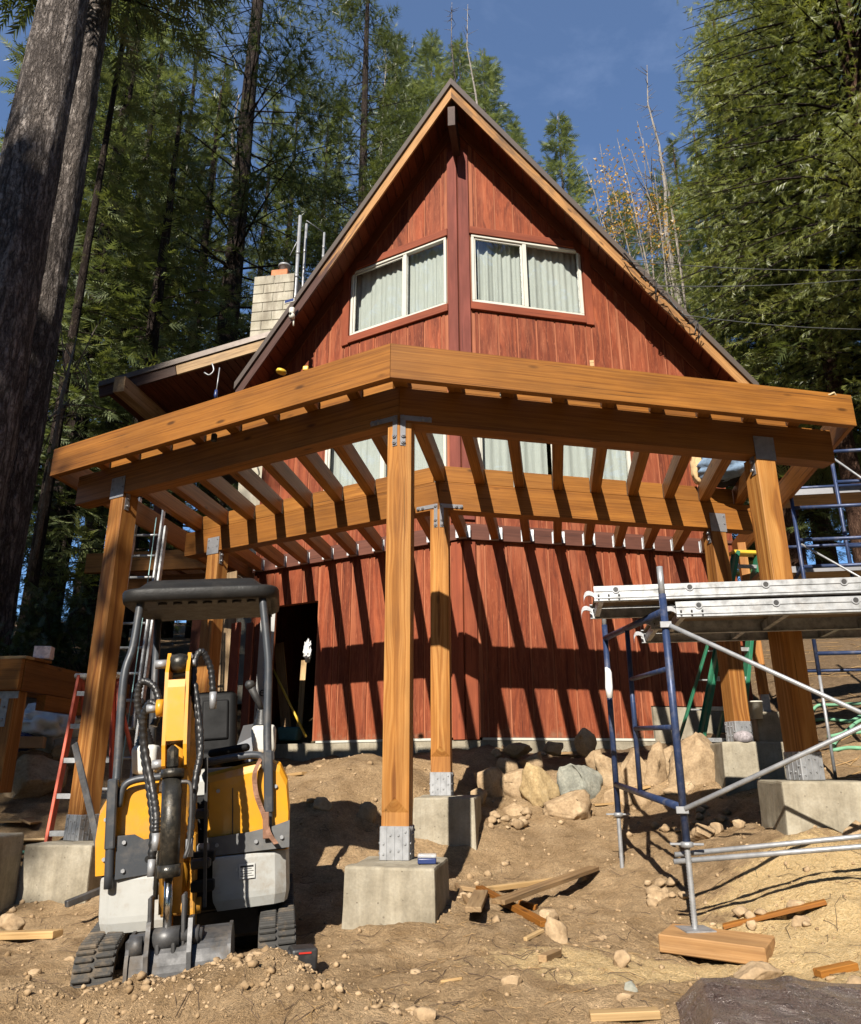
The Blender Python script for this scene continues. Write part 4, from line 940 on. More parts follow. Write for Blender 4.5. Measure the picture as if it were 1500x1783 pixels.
X(MB().tube(spline(rail, 5), .024, 12), 'canopy_post', DGREY)
for sx in (-1, 1): X(MB().tube([(sx*.37, .36, .9), (sx*.37+.02, .35, 2.03)], .024, 10), 'canopy_post', DGREY)
b = MB(); b.box((-.43, -.465, .83), (.052, .052, .36), ch=.008); X(b, 'post_socket', DGREY)
b = MB(); b.box((.40, -.405, .93), (.052, .052, .34), ch=.008); X(b, 'post_socket', DGREY)
X(MB().tube(spline([(-.40, -.44, .86), (-.38, -.44, .96), (-.32, -.44, .995), (-.20, -.44, 1.0), (-.1, -.43, 1.0)], 5), .02, 10), 'handrail', DGREY)
X(MB().tube(spline([(.06, -.40, 1.06), (.2, -.40, 1.075), (.32, -.40, 1.08), (.37, -.40, 1.06), (.385, -.40, 1.0)], 5), .022, 10), 'handrail', DGREY)
# operator station
b = MB(); rbox(b, (.05, .28, 1.31), (.27, .09, .42), .044, seg=5, rx=R(-8)); seat = X(b, 'seat_back', SEATM)
b = MB(); rbox(b, (.05, .238, 1.33), (.17, .03, .26), .014, seg=4, rx=R(-8)); X(b, 'seat_pad', SEATM, seat)
b = MB(); rbox(b, (.08, .08, 1.08), (.34, .42, .10), .04); X(b, 'seat_cushion', SEATM)
b = MB(); rbox(b, (.17, -.24, 1.12), (.24, .10, .045), .02, ry=R(-6)); X(b, 'armrest', SEATM)
for sx, x, z, y in ((-1, -.31, 1.10, -.16), (1, .37, 1.17, -.14)):
    b = MB(); rbox(b, (x, y, z), (.15, .2, .17), .03, taper=((.9, .9), (1, 1))); c = X(b, 'console', CONSOLE)
    b = MB(); b.box((x, y, z-.16), (.12, .16, .18)); X(b, 'console_foot', BLACKPL)
    b = MB(); pf = []
    for k in range(6): pf += [(.062-.006*k, .018*k), (.050-.006*k, .018*k+.009)]
    b.lathe(pf, 14, Matrix.Translation((x-.01, y-.02, z+.082))); X(b, 'bellows', HOSE, c)
    b = MB(); tp = (x-.06-.02*sx, y-.06, z+.33); b.tube([(x-.01, y-.02, z+.17), (x-.03, y-.03, z+.22), tp], [.014, .018, .026], 10); b.lathe([(.0, -.03), (.024, -.022), (.032, 0), (.024, .022), (0, .03)], 12, Matrix.Translation(tp)); X(b, 'joystick', BLACKPL, c)
# boom, dipper, cylinder, bucket: all just left of the middle
bx = -.055
b = MB(); b.tube([(bx, -.42, .32), (bx, -.46, .7), (bx, -.56, 1.1), (bx, -.70, 1.52)], [.07, .075, .07, .055], 4); X(b, 'boom', YELLOWD)
b = MB(); b.box((bx-.06, -.5, .45), (.03, .12, .5), ch=.008); b.box((bx+.06, -.5, .45), (.03, .12, .5), ch=.008); b.cyl((bx-.1, -.5, .60), (bx+.1, -.5, .60), .04, 12); b.cyl((bx-.1, -.5, .34), (bx+.1, -.5, .34), .04, 12); X(b, 'swing_bracket', YELLOWD)
b = MB()
for sx in (-1, 1):
    b.prism([(-.71, 1.62), (-.80, 1.63), (-.88, 1.52), (-.93, 1.15), (-.92, 1.05), (-.86, 1.03), (-.80, 1.1), (-.72, 1.45)], bx+sx*.052-.009, bx+sx*.052+.009, Matrix(((0, 0, 1, 0), (1, 0, 0, 0), (0, 1, 0, 0), (0, 0, 0, 1))))
b.prism([(-.90, 1.44), (-.885, 1.48), (-.80, 1.48), (-.80, 1.17), (-.925, 1.17)], bx-.043, bx+.043, Matrix(((0, 0, 1, 0), (1, 0, 0, 0), (0, 1, 0, 0), (0, 0, 0, 1))))
dip = X(b, 'dipper_head', YELLOW)
b = MB(); b.lathe([(.0, -.052), (.045, -.045), (.055, 0), (.045, .045), (0, .052)], 16, Matrix.Translation((bx, -.79, 1.575)) @ Matrix.Rotation(pi/2, 4, 'Y')); X(b, 'pivot_boss', GREASE, dip)
for (a, c, r_, n) in (((bx-.065, -.79, 1.575), (bx-.125, -.79, 1.575), .024, 6), ((bx+.065, -.79, 1.575), (bx+.085, -.79, 1.575), .02, 6), ((bx-.065, -.86, 1.34), (bx-.10, -.86, 1.34), .045, 14), ((bx-.10, -.86, 1.34), (bx-.15, -.86, 1.34), .022, 6), ((bx-.06, -.88, 1.06), (bx-.11, -.88, 1.06), .024, 6), ((bx-.085, -.52, .60), (bx-.14, -.52, .60), .026, 6), ((bx-.085, -.52, .46), (bx-.14, -.52, .46), .026, 6), ((bx+.08, -.52, .62), (bx+.14, -.52, .62), .024, 6)):
    X(MB().cyl(a, c, r_, n), 'pin', GALV if r_ < .04 else YELLOW)
# dipper arm behind the cylinder
b = MB(); b.tube([(bx, -.84, 1.15), (bx, -.90, .75), (bx, -.95, .38)], [.062, .06, .05], 4); X(b, 'dipper_arm', YELLOWD)
b = MB(); b.box((bx, -.965, 1.085), (.055, .055, .12), ch=.02); b.tube([(bx, -.965, 1.03), (bx, -.97, .99)], .056, 18); b.tube([(bx, -.97, .99), (bx, -1.0, .56)], .047, 18); b.tube([(bx, -1.0, .60), (bx, -1.002, .545)], .054, 18); cyl = X(b, 'bucket_cylinder', GREASE)
b = MB(); b.cyl((bx, -1.0, .56), (bx, -1.015, .30), .020, 12); X(b, 'cylinder_rod', CHROME, cyl)
b = MB(); b.tube(spline([(bx+.045, -.985, .97), (bx+.085, -.985, .96), (bx+.095, -.985, .9), (bx+.09, -.99, .7), (bx+.07, -1.0, .62)], 5), .009, 8); X(b, 'steel_pipe', STEEL, cyl)
b = MB()
for sx in (-1, 1): b.box((bx+sx*.075, -1.0, .30), (.018, .09, .34), ch=.005, rz=0); b.box((bx+sx*.035, -1.03, .2), (.02, .07, .22), ch=.005)
b.cyl((bx-.16, -1.02, .29), (bx+.16, -1.02, .29), .03, 14); b.cyl((bx-.06, -1.02, .29), (bx+.06, -1.02, .29), .048, 16); b.cyl((bx+.10, -1.02, .29), (bx+.145, -1.02, .29), .042, 8); b.box((bx-.15, -1.02, .27), (.05, .07, .07), ch=.01); X(b, 'bucket_linkage', STEEL)
# bucket
pf = [(-.86, .30), (-.94, .295), (-1.03, .27), (-1.085, .19), (-1.10, .06), (-1.10, -.08), (-1.07, -.2)]
pf = [tuple(p) for p in [(q.x, q.y) for q in spline([(a, c, 0) for a, c in pf], 4)]]
bw0, bw1 = bx-.155, bx+.275; b = MB()
outer = pf; inner = [(y+.018, z-.008) for y, z in pf]
b.loft([[(bw0, outer[i][0], outer[i][1]), (bw1, outer[i][0], outer[i][1]), (bw1, inner[i][0], inner[i][1]), (bw0, inner[i][0], inner[i][1])] for i in range(len(pf))], smooth=False)
buck = X(b, 'bucket', STEEL)
for x in (bw0-.008, bw1+.008):
    b = MB(); b.prism([(y-.01, z+.01) for y, z in pf]+[(-.80, -.05), (-.78, .24)], x-.008, x+.008, Matrix(((0, 0, 1, 0), (1, 0, 0, 0), (0, 1, 0, 0), (0, 0, 0, 1))))
    X(b, 'bucket_side', STEEL, buck)
b = MB()
for x in (bx-.075, bx+.11): b.prism([(-1.09, .06), (-1.135, .08), (-1.12, .24), (-1.06, .37), (-.97, .37), (-.95, .26)], x-.01, x+.01, Matrix(((0, 0, 1, 0), (1, 0, 0, 0), (0, 1, 0, 0), (0, 0, 0, 1))))
b.cyl((bw0, -1.03, .27), (bx-.1, -1.03, .27), .045, 14); X(b, 'bucket_ear', STEEL, buck)
# hydraulic hoses
hz = [([(-.26, -.62, 1.28), (-.29, -.64, 1.40), (-.27, -.66, 1.50), (-.20, -.68, 1.47), (-.165, -.7, 1.36), (-.19, -.72, 1.26)], .021),
      ([(-.26, -.62, 1.28), (-.235, -.7, 1.12), (-.19, -.78, .95), (-.155, -.84, .78), (-.155, -.86, .62)], .022),
      ([(-.145, -.86, 1.345), (-.19, -.84, 1.37), (-.23, -.8, 1.30), (-.22, -.78, 1.15), (-.17, -.82, .95), (-.135, -.9, .82), (-.13, -.92, .74)], .021),
      ([(.115, -.72, 1.42), (.10, -.72, 1.55), (.055, -.74, 1.64), (.02, -.76, 1.58), (.022, -.80, 1.42), (.055, -.84, 1.25), (.065, -.86, 1.1), (.05, -.9, .98), (.035, -.92, .78), (.03, -.94, .66)], .019),
      ([(.03, -.82, 1.46), (.055, -.84, 1.3), (.07, -.86, 1.12), (.05, -.9, .95)], .016)]
for p, r_ in hz:
    pts = spline(p, 13); rr = [r_*(1.0 if k % 3 else .80) for k in range(len(pts))]; X(MB().tube(pts, rr, 10), 'hydraulic_hose', HOSE)
for a, c in (((-.155, -.86, .62), (-.155, -.87, .54)), ((.115, -.72, 1.42), (.115, -.72, 1.33)), ((-.13, -.92, .74), (-.13, -.925, .66)), ((.03, -.94, .70), (.03, -.95, .62))):
    X(MB().cyl(a, c, .019, 10), 'hose_fitting', GALV)
X(MB().tube([(-.15, -.72, .72), (-.15, -.74, .42)], .013, 8), 'steel_pipe', GREASE)
b = MB(); b.box((.085, -.72, .72), (.016, .025, .72)); b.box((.05, -.68, .80), (.09, .05, .05), ch=.01); b.box((.06, -.68, .56), (.10, .05, .05), ch=.01); X(b, 'valve_bar', BLACKPL)
for zz in (.58, .44): b = MB(); rbox(b, (.06, -.56, zz), (.12, .08, .055), .012); X(b, 'rubber_stop', BLACKM)
# strap tied round the right hand canopy post
b = MB(); pts = spline([(.36, -.42, 1.06), (.325, -.44, .98), (.33, -.45, .88), (.355, -.45, .80), (.375, -.45, .75), (.40, -.47, .66), (.44, -.49, .60)], 5)
b.loft([[p+V((-.013, .006*sin(k*.9), 0)), p+V((.013, .006*sin(k*.9+1), .004)), p+V((.013, .008+.006*sin(k*.9+1), .004)), p+V((-.013, .008+.006*sin(k*.9), 0))] for k, p in enumerate(pts)], smooth=False); b.box((.385, -.46, .70), (.035, .012, .14), ch=.004); X(b, 'webbing_strap', WEB)
# clear plastic cover on the seat side
b = MB(); b.add([(.19, -.02, 1.05), (.30, -.03, 1.05), (.33, .02, 1.28), (.24, .0, 1.27), (.2, .04, 1.16), (.29, .05, 1.2)], [(0, 1, 4), (1, 5, 4), (5, 2, 3), (4, 5, 3)]); X(b, 'plastic_wrap', CLEARPL)
# ------------------------------------------------------------------ scaffold in front, right
TR = .0215
def scaffold(label, A, B, za, zb, top, right_len, name='scaffold'):
    pass
sA = V((.757, 5.25, 0)); sB = V((.49, 7.08, 0))              # near and far leg of the end frame
TR = .0245
scaf = empty('scaffold', (sA.x, sA.y, -.9), 'blue steel scaffold frame with silver braces and screw jacks at the right', 'scaffold')
def leg(p, z0, z1, name='leg'): return MB().tube([(p.x, p.y, z0), (p.x, p.y, z1)], TR, 14).build(name, BLUE, scaf)
l1 = leg(sA, -.44, 1.10); l2 = leg(sB, -.37, 1.22)
MB().tube([(sA.x, sA.y, 1.08), (sA.x, sA.y, 1.29)], .0205, 12).build('coupling_pin', GALV, l1)
MB().tube([(sB.x, sB.y, 1.20), (sB.x, sB.y, 1.42)], .0205, 12).build('coupling_pin', GALV, l2)
sI = sA.lerp(sB, .56)
def bar(a, b, r=TR, name='rung', m=None): return MB().tube([a, b], r, 12).build(name, m or BLUE, scaf)
bar((sA.x, sA.y, .985), (sB.x, sB.y, 1.10), name='bearer')
bar((sI.x, sI.y, 1.04), (sI.x, sI.y, -.18), .019, 'inner_upright')
bar((sA.x, sA.y, -.24), (sB.x, sB.y, -.14))
for k in (.44, .07): bar((sA.x, sA.y, k+.17), (sI.x, sI.y, k+.21), .017)
tp = ony(1067, 1185, 7.06); b = MB(); b.tube([(sB.x, sB.y-.003, tp.z-.15), (sB.x, sB.y-.003, tp.z-.06), (sB.x+.004, sB.y-.003, tp.z+.07), (sB.x-.01, sB.y-.003, tp.z+.16)], [.027, .034, .030, .012], 9); b.build('tape_wrap', CLOTHW, l2)
for p, z0, z1, par in ((sA, -.91, -.44, l1), (sB, -.86, -.37, l2)):
    b = MB(); n = 56; h = z1-z0; b.tube([(p.x, p.y, z0+h*i/n) for i in range(n+1)], [.0195 if i % 2 else .0155 for i in range(n+1)], 12); b.build('screw_jack', GALV, par)
    b = MB(); b.lathe([(.024, 0), (.04, .005), (.04, .03), (.024, .035)], 12, Matrix.Translation((p.x, p.y, z1-.025))); b.box((p.x, p.y, z1-.005), (.2, .019, .014), ch=.003); b.build('jack_nut', GALV, par)
b = MB(); b.box((sA.x, sA.y, -.905), (.18, .18, .009), rz=.25); b.build('base_plate', GALV, l1)
# cross braces running off to the right along both sides
fx = 3.3
b1 = bar((sA.x+.02, sA.y-.035, .885), (fx, sA.y+.02, -.43), .0155, 'brace', GALV); b2 = bar((sA.x, sA.y-.04, -.245), (fx, sA.y-.01, .86), .0155, 'brace', GALV)
for p in ((sA.x, sA.y-.036, .89), (sA.x-.012, sA.y-.042, -.25)): MB().box(p, (.075, .009, .042), ch=.003).build('brace_end', GALV, b1)
bar((sA.x-.07, sA.y+.055, -.51), (fx, sA.y+.37, -.27), .0155, 'brace', GALV); bar((sA.x-.085, sA.y+.012, -.545), (fx, sA.y+.2, -.33), .0155, 'brace', GALV)
# the other end frame, beyond the right edge
eA = V((3.32, 5.27, 0)); eB = V((3.06, 7.1, 0))
for p in (eA, eB): leg(p, gz(p.x, p.y)-.02, 1.15)
bar((eA.x, eA.y, .985), (eB.x, eB.y, 1.10), name='bearer'); bar((eA.x, eA.y, -.1), (eB.x, eB.y, 0))
# planks
def plank(x0, x1, yc, w, z, label, slope=0.0):
    L = x1-x0; M = Matrix.Translation((x0, yc, z)) @ Matrix.Rotation(slope, 4, 'Z')
    b = MB(); h = .105; t = .005
    for sy in (-1, 1):
        y = sy*w/2
        b.box((L/2, y, 0), (L, t, h)); b.box((L/2, y-sy*.017, h/2), (L, .034, t)); b.box((L/2, y-sy*.017, -h/2), (L, .034, t)); b.box((L/2, y+sy*.0055, h*.2), (L, .006, .010)); b.box((L/2, y+sy*.0055, -h*.28), (L, .006, .008)); b.box((L/2, y+sy*.0055, -h*.45), (L, .006, .008))
    for k in range(5): b.box((.05+(L-.1)*k/4, 0, -.015), (.036, w-.012, .06))
    o = b.build('plank', ALU, None, M); tag(o, label, 'scaffold plank', 'aluminium planks on the front scaffold')
    MB().box((L/2, 0, h/2-.01), (L-.036, w-.075, .014)).build('deck_sheet', CEDARTOP, o, M)
    for k in range(int(L/.5)):
        cpo = MB().cyl((.15+.5*k, -w/2-.003, .026), (.15+.5*k, -w/2-.010, .026), .026, 16).build('rung_cap', GALV, o, M); MB().cyl((.15+.5*k, -w/2-.009, .026), (.15+.5*k, -w/2-.013, .026), .017, 14).build('rung_hole', BLACKPL, cpo, M)
    b = MB()
    for k in range(3):
        for zz in (-.012, -.04): b.cyl((.03+.07*k, -w/2-.008, zz), (.03+.07*k, -w/2-.014, zz), .007, 8)
    b.build('rivet', BLACKPL, o, M)['kind'] = 'stuff'
    for sy in (-1, 1):
        b = MB(); pts = bezier([(.01, sy*w*.40, .0), (-.03, sy*w*.40, .035), (-.075, sy*w*.40, .03), (-.07, sy*w*.40, -.045)], 6); b.loft([[p+V((0, -.012, -.016)), p+V((0, .012, -.016)), p+V((0, .012, .016)), p+V((0, -.012, .016))] for p in pts], smooth=False); b.build('hook', GALV, o, M)
    return o
plank(.86, 3.7, 5.75, .71, 1.02, 'lower silver scaffold plank hooked on the bearer nearest the viewer')
plank(.78, 3.7, 6.52, .71, 1.07, 'silver scaffold plank lying behind the near one, its underside showing')
plank(.32, 3.2, 5.77, .68, 1.155, 'upper silver scaffold plank stacked on top, overhanging the frame to the left')
BLOCKW = mat_wood('brown_sawn_block', (.20, .10, .04), (.33, .19, .085), (.42, .26, .13), weather=.3, knots=.6)
# timber block below the screw jack
Mb = Matrix.Translation((.85, 5.13, -.958)) @ Matrix.Rotation(R(-24), 4, 'Z') @ Matrix.Rotation(R(1), 4, 'Y') @ Matrix.Rotation(R(3), 4, 'X')
tag(MB().box((0, 0, 0), (.58, .29, .095), ch=.006).build('timber_block', BLOCKW, None, Mb), 'thick sawn timber block under the scaffold screw jack', 'wood block')

# rear scaffold tower at the right edge
rs = empty('scaffold', (3.0, 8.6, .4), 'tall blue scaffold tower standing behind the deck at the right edge', 'scaffold')
def rbar(a, b, r=.0215, m=None, name='tube'): return MB().tube([a, b], r, 10).build(name, m or BLUE, rs)
xa, xb = 2.73, 4.25
for (x, y) in ((xa, 8.6), (xa+.62, 8.95), (xb, 8.6), (xa+.25, 10.2), (xb, 10.2)):
    rbar((x, y, .9), (x, y, 3.0 if x == xa and y == 8.6 else 4.1), name='upright'); rbar((x, y, gz(x, y)-.02), (x, y, .9), .016, GALV, 'screw_jack')
for z in (1.12, 1.45, 2.05, 2.35, 2.72): rbar((xa, 8.6, z), (xb, 8.6, z))
for z in (3.12, 3.5, 1.9, 2.35): rbar((xa+.62, 8.95, z), (xb, 8.95, z))
for z in (1.12, 2.05, 2.7, 3.5): rbar((xa+.25, 10.2, z), (xb, 10.2, z))
rbar((xa, 8.6, 2.05), (xa+.25, 10.2, 2.05)); rbar((xa, 8.6, 1.45), (xa+.25, 10.2, 1.45))
rbar((xa+.02, 8.58, 2.3), (xb, 8.58, 1.2), .012, GALV, 'brace'); rbar((xa+.62, 8.9, 3.4), (xb, 8.9, 2.5), .012, GALV, 'brace')
for (x0, x1, y, z, lab) in ((xa-.35, xb, 9.1, 2.08, 'lower plank on the rear scaffold tower beside the right post'), (xa+.1, xb, 9.3, 3.05, 'upper plank on the rear scaffold tower under the deck rim')):
    o = MB().box(((x0+x1)/2, y, z), (x1-x0, .5, .05), ch=.005).build('plank', OLDWOOD); tag(o, lab, 'scaffold plank', 'planks on the rear scaffold tower')
    MB().box(((x0+x1)/2, y-.26, z), (x1-x0, .012, .07)).build('side_rail', GALVD, o)

# ------------------------------------------------------------------ ladders
def stepladder(base, top, w0, w1, depth, railm, label, nst, axis, stepm=ALU, topm=ALU):
    """base: centre of front feet, top: centre of cap; axis: unit vector across the steps"""
    base = V(base); top = V(top); ax = V(axis).normalized(); back = ax.cross(V((0, 0, 1))) ; back = -back if back.y < 0 else back
    t = empty('stepladder', base, label, 'stepladder')
    for s in (-1, 1):
        a = base+ax*s*w0/2; b = top+ax*s*w1/2; timber('rail', a, b, .09 if railm is ORANGEFG else .13, .03 if railm is ORANGEFG else .045, railm, t, ax, ch=.004); timber('rail_flange', a+back*.04+ax*s*.02, b+back*.04+ax*s*.02, .008, .05, railm, t, ax, ch=.002)
        a2 = a+back*depth+ax*s*.02; a2.z = gz(a2.x, a2.y); timber('rear_rail', a2, b+back*.06-V((0, 0, .04)), .055, .024, railm, t, ax, ch=.004)
    for k in range(nst):
        u = (k+.7)/(nst+.2); c = base.lerp(top, u); w = w0+(w1-w0)*u
        b = MB(); b.box((0, 0, 0), (w-.025, .075, .006)); b.box((0, -.036, -.02), (w-.025, .005, .045)); b.box((0, .036, -.014), (w-.025, .005, .03))
        M = frame(c, c+ax); M = M @ Matrix.Translation((0, 0, 0)); b.build('step', stepm, t, M)
        c2 = (base+back*depth).lerp(top+back*.06, u); timber('rear_brace', c2-ax*(w/2), c2+ax*(w/2), .02, .02, stepm, t)
    b = MB(); b.box((0, .05, 0), (w1+.1, .17, .05), ch=.012); b.build('top_cap', topm, t, frame(top, top+ax)); return t
ol = ony(80, 1468, 7.05); ot = ony(128, 1174, 7.35)
stepladder((ol.x+.34, 7.05, gz(ol.x+.3, 7.05)), (ot.x+.24, 7.38, ot.z-.02), .62, .34, .75, ORANGEFG, 'orange fibreglass stepladder with silver steps behind the left front post', 5, (1, .12, 0), topm=mat_plain('paint_splashed_cap', (.5, .47, .42), .8, var=.35, nscale=30))
gb = ony(1246, 1284, 9.75); gt = ony(1302, 962, 10.15)
stepladder((gb.x, 9.75, gz(gb.x, 9.75)), (gt.x, 10.15, gt.z), .50, .30, .55, GREENFG, 'green fibreglass stepladder behind the right rear post', 7, (1, .3, 0), topm=YELPL)
# aluminium extension ladder leaning on the far beam
a0 = ony(185, 1420, 7.35); a1 = ony(262, 918, 8.55)
t = empty('extension_ladder', a0, 'silver aluminium extension ladder leaning on the deck behind the left front post', 'ladder')
ax = V((1, .1, 0)).normalized(); a0 = V((a0.x, a0.y, gz(a0.x, a0.y))); d = (a1-a0)
for s in (-1, 1):
    timber('rail', a0+ax*s*.2, a1+ax*s*.2, .028, .07, ALU, t, V((0, -1, .4))); timber('fly_rail', a0.lerp(a1, .3)+ax*s*.165+V((0, -.045, 0)), a0.lerp(a1, 1.12)+ax*s*.165+V((0, -.045, 0)), .026, .06, ALU, t, V((0, -1, .4)))
for k in range(12):
    c = a0.lerp(a1, (k+.6)/12.0); MB().cyl(c-ax*.2, c+ax*.2, .016, 10).build('rung', ALU, t)
c = [a1+ax*.1+V((0, -.07, .1)), a0.lerp(a1, .6)+ax*.12+V((0, -.09, 0)), a0.lerp(a1, .1)+ax*.13+V((0, -.1, 0))]
MB().tube(spline(c, 5), .006, 6).build('rope', mat_plain('teal_rope', (.25, .42, .42), .8), t)

# ------------------------------------------------------------------ stair landing frame at the left edge
LC = dist(42, 1146, 8.9)
land = empty('stair_landing', (LC.x, LC.y, -.5), 'low orange timber landing frame at the left edge with a strapped post', 'stair landing')
e1 = V((-1, .02, 0)).normalized(); e2 = V((-.12, 1, 0)).normalized(); zt_ = LC.z
timber('rim_board', LC+V((0, 0, -.16))-e1*0, LC+e1*2.6+V((0, 0, -.16)), .05, .31, WOOD, land); timber('rim_board', LC+V((-.02, .03, -.16)), LC+e2*2.6+V((0, 0, -.16)), .05, .31, WOOD, land)
timber('rim_board', LC+e2*.5+V((-.03, 0, -.40)), LC+e2*2.6+V((-.03, 0, -.40)), .1, .16, WOOD, land)
for k in range(4): timber('joist', LC+e1*(.42*(k+1))+V((0, .04, -.14)), LC+e1*(.42*(k+1))+e2*2.1+V((0, 0, -.14)), .04, .2, WOOD, land)
for k in range(3): timber('deck_plank', LC+V((.02-.0, .07+.145*k, .012)), LC+e1*1.8+V((0, .07+.145*k, .012)), .138, .03, RAWWOOD if k == 0 else WOOD, land)
pc = LC+V((-.15, .12, 0)); pz0 = gz(pc.x, pc.y)
lp = timber('post', (pc.x, pc.y, pz0+.3), (pc.x, pc.y, zt_-.32), .19, .19, WOODP, land, V((0, -1, 0)))
b = MB(); b.box((pc.x-.0, pc.y-.1, zt_-.50), (.08, .006, .34)); b.box((pc.x+.03, pc.y-.1, zt_-.36), (.22, .005, .07)); bolts(b, [V((pc.x, pc.y-.103, zt_-.48)), V((pc.x, pc.y-.103, zt_-.60))], V((0, -1, 0)), .014); b.build('strap', GALV, lp)
q = dist(8, 1500, 7.3)
pier(q.x-.95, q.x-.16, q.y-.2, q.y+.45, q.z+.17, q.z-.8, 'concrete pier at the far left edge below the landing', seed=8)
bp = dist(78, 1128, 9.2); tag(MB().box((bp.x, bp.y, LC.z+.10), (.17, .13, .13), ch=.004, rz=.3).build('small_carton', PINKBOX), 'small white and red carton standing on the left landing', 'carton')
tag(MB().box((bp.x-.28, bp.y-.05, LC.z+.045), (.2, .05, .035), ch=.003, rz=.1).build('wood_offcut', RAWWOOD), 'short pale offcut lying on top of the left landing', 'wood scrap')

# ------------------------------------------------------------------ rocks
def rock_mesh(seed, sub=4, angular=.5):
    rr = random.Random(seed); bm = bmesh.new(); bmesh.ops.create_icosphere(bm, subdivisions=sub, radius=1)
    pls = [(V((rr.gauss(0, 1), rr.gauss(0, 1), rr.gauss(0, .8))).normalized(), rr.uniform(.42, .82)) for _ in range(20)]
    for v in bm.verts:
        c = v.co.copy(); c *= 1+.2*mnoise.noise(c*1.2+V((seed*1.7, 0, 0)))
        for n, d in pls:
            k = c.dot(n)-d
            if k > 0: c -= n*k*.97
        q = c*1.0; c *= 1+.10*mnoise.noise(q*3.2+V((0, seed*2.3, 0)))+.05*mnoise.noise(q*8+V((0, 0, seed)))+.03*mnoise.noise(q*17+V((seed, 0, 0)))-.05*abs(mnoise.noise(q*5+V((seed, 3, 0))))
        v.co = c
    vs = [v.co.copy() for v in bm.verts]; fs = [tuple(v.index for v in f.verts) for f in bm.faces]; bm.free(); return vs, fs
def rock(u, v, y, wpx, hpx, label, mat, seed, depth=.8, rz=0.0, name='boulder', z=None):
    """centre pixel and size in pixels; set down where the sight line to its foot meets the ground"""
    g = ghit(u, v+hpx*.40); y = min(g.y+.1, y) if y > 8 else g.y+.03
    c = ony(u, v, y); k = c.dot(_fw)/FPX; c.z -= hpx*k*(.12 if y > 8 else .08); g_ = 1.2 if y > 8 and wpx > 30 else 1.05; w = wpx*k/2*g_; h = hpx*k/2*g_; vs, fs = rock_mesh(seed, 4 if wpx > 46 else 3)
    mx_ = max(abs(p.x) for p in vs); mz = max(abs(p.z) for p in vs)
    M = Matrix.Translation(c) @ Matrix.Rotation(YAW, 4, 'Z')
    b = MB().add([(p.x/mx_*w, p.y*w*depth, p.z/mz*h) for p in vs], fs, Matrix.Rotation(rz, 4, 'Y'), True)
    o = b.build(name, mat, None, M); return tag(o, label, 'rock', None)
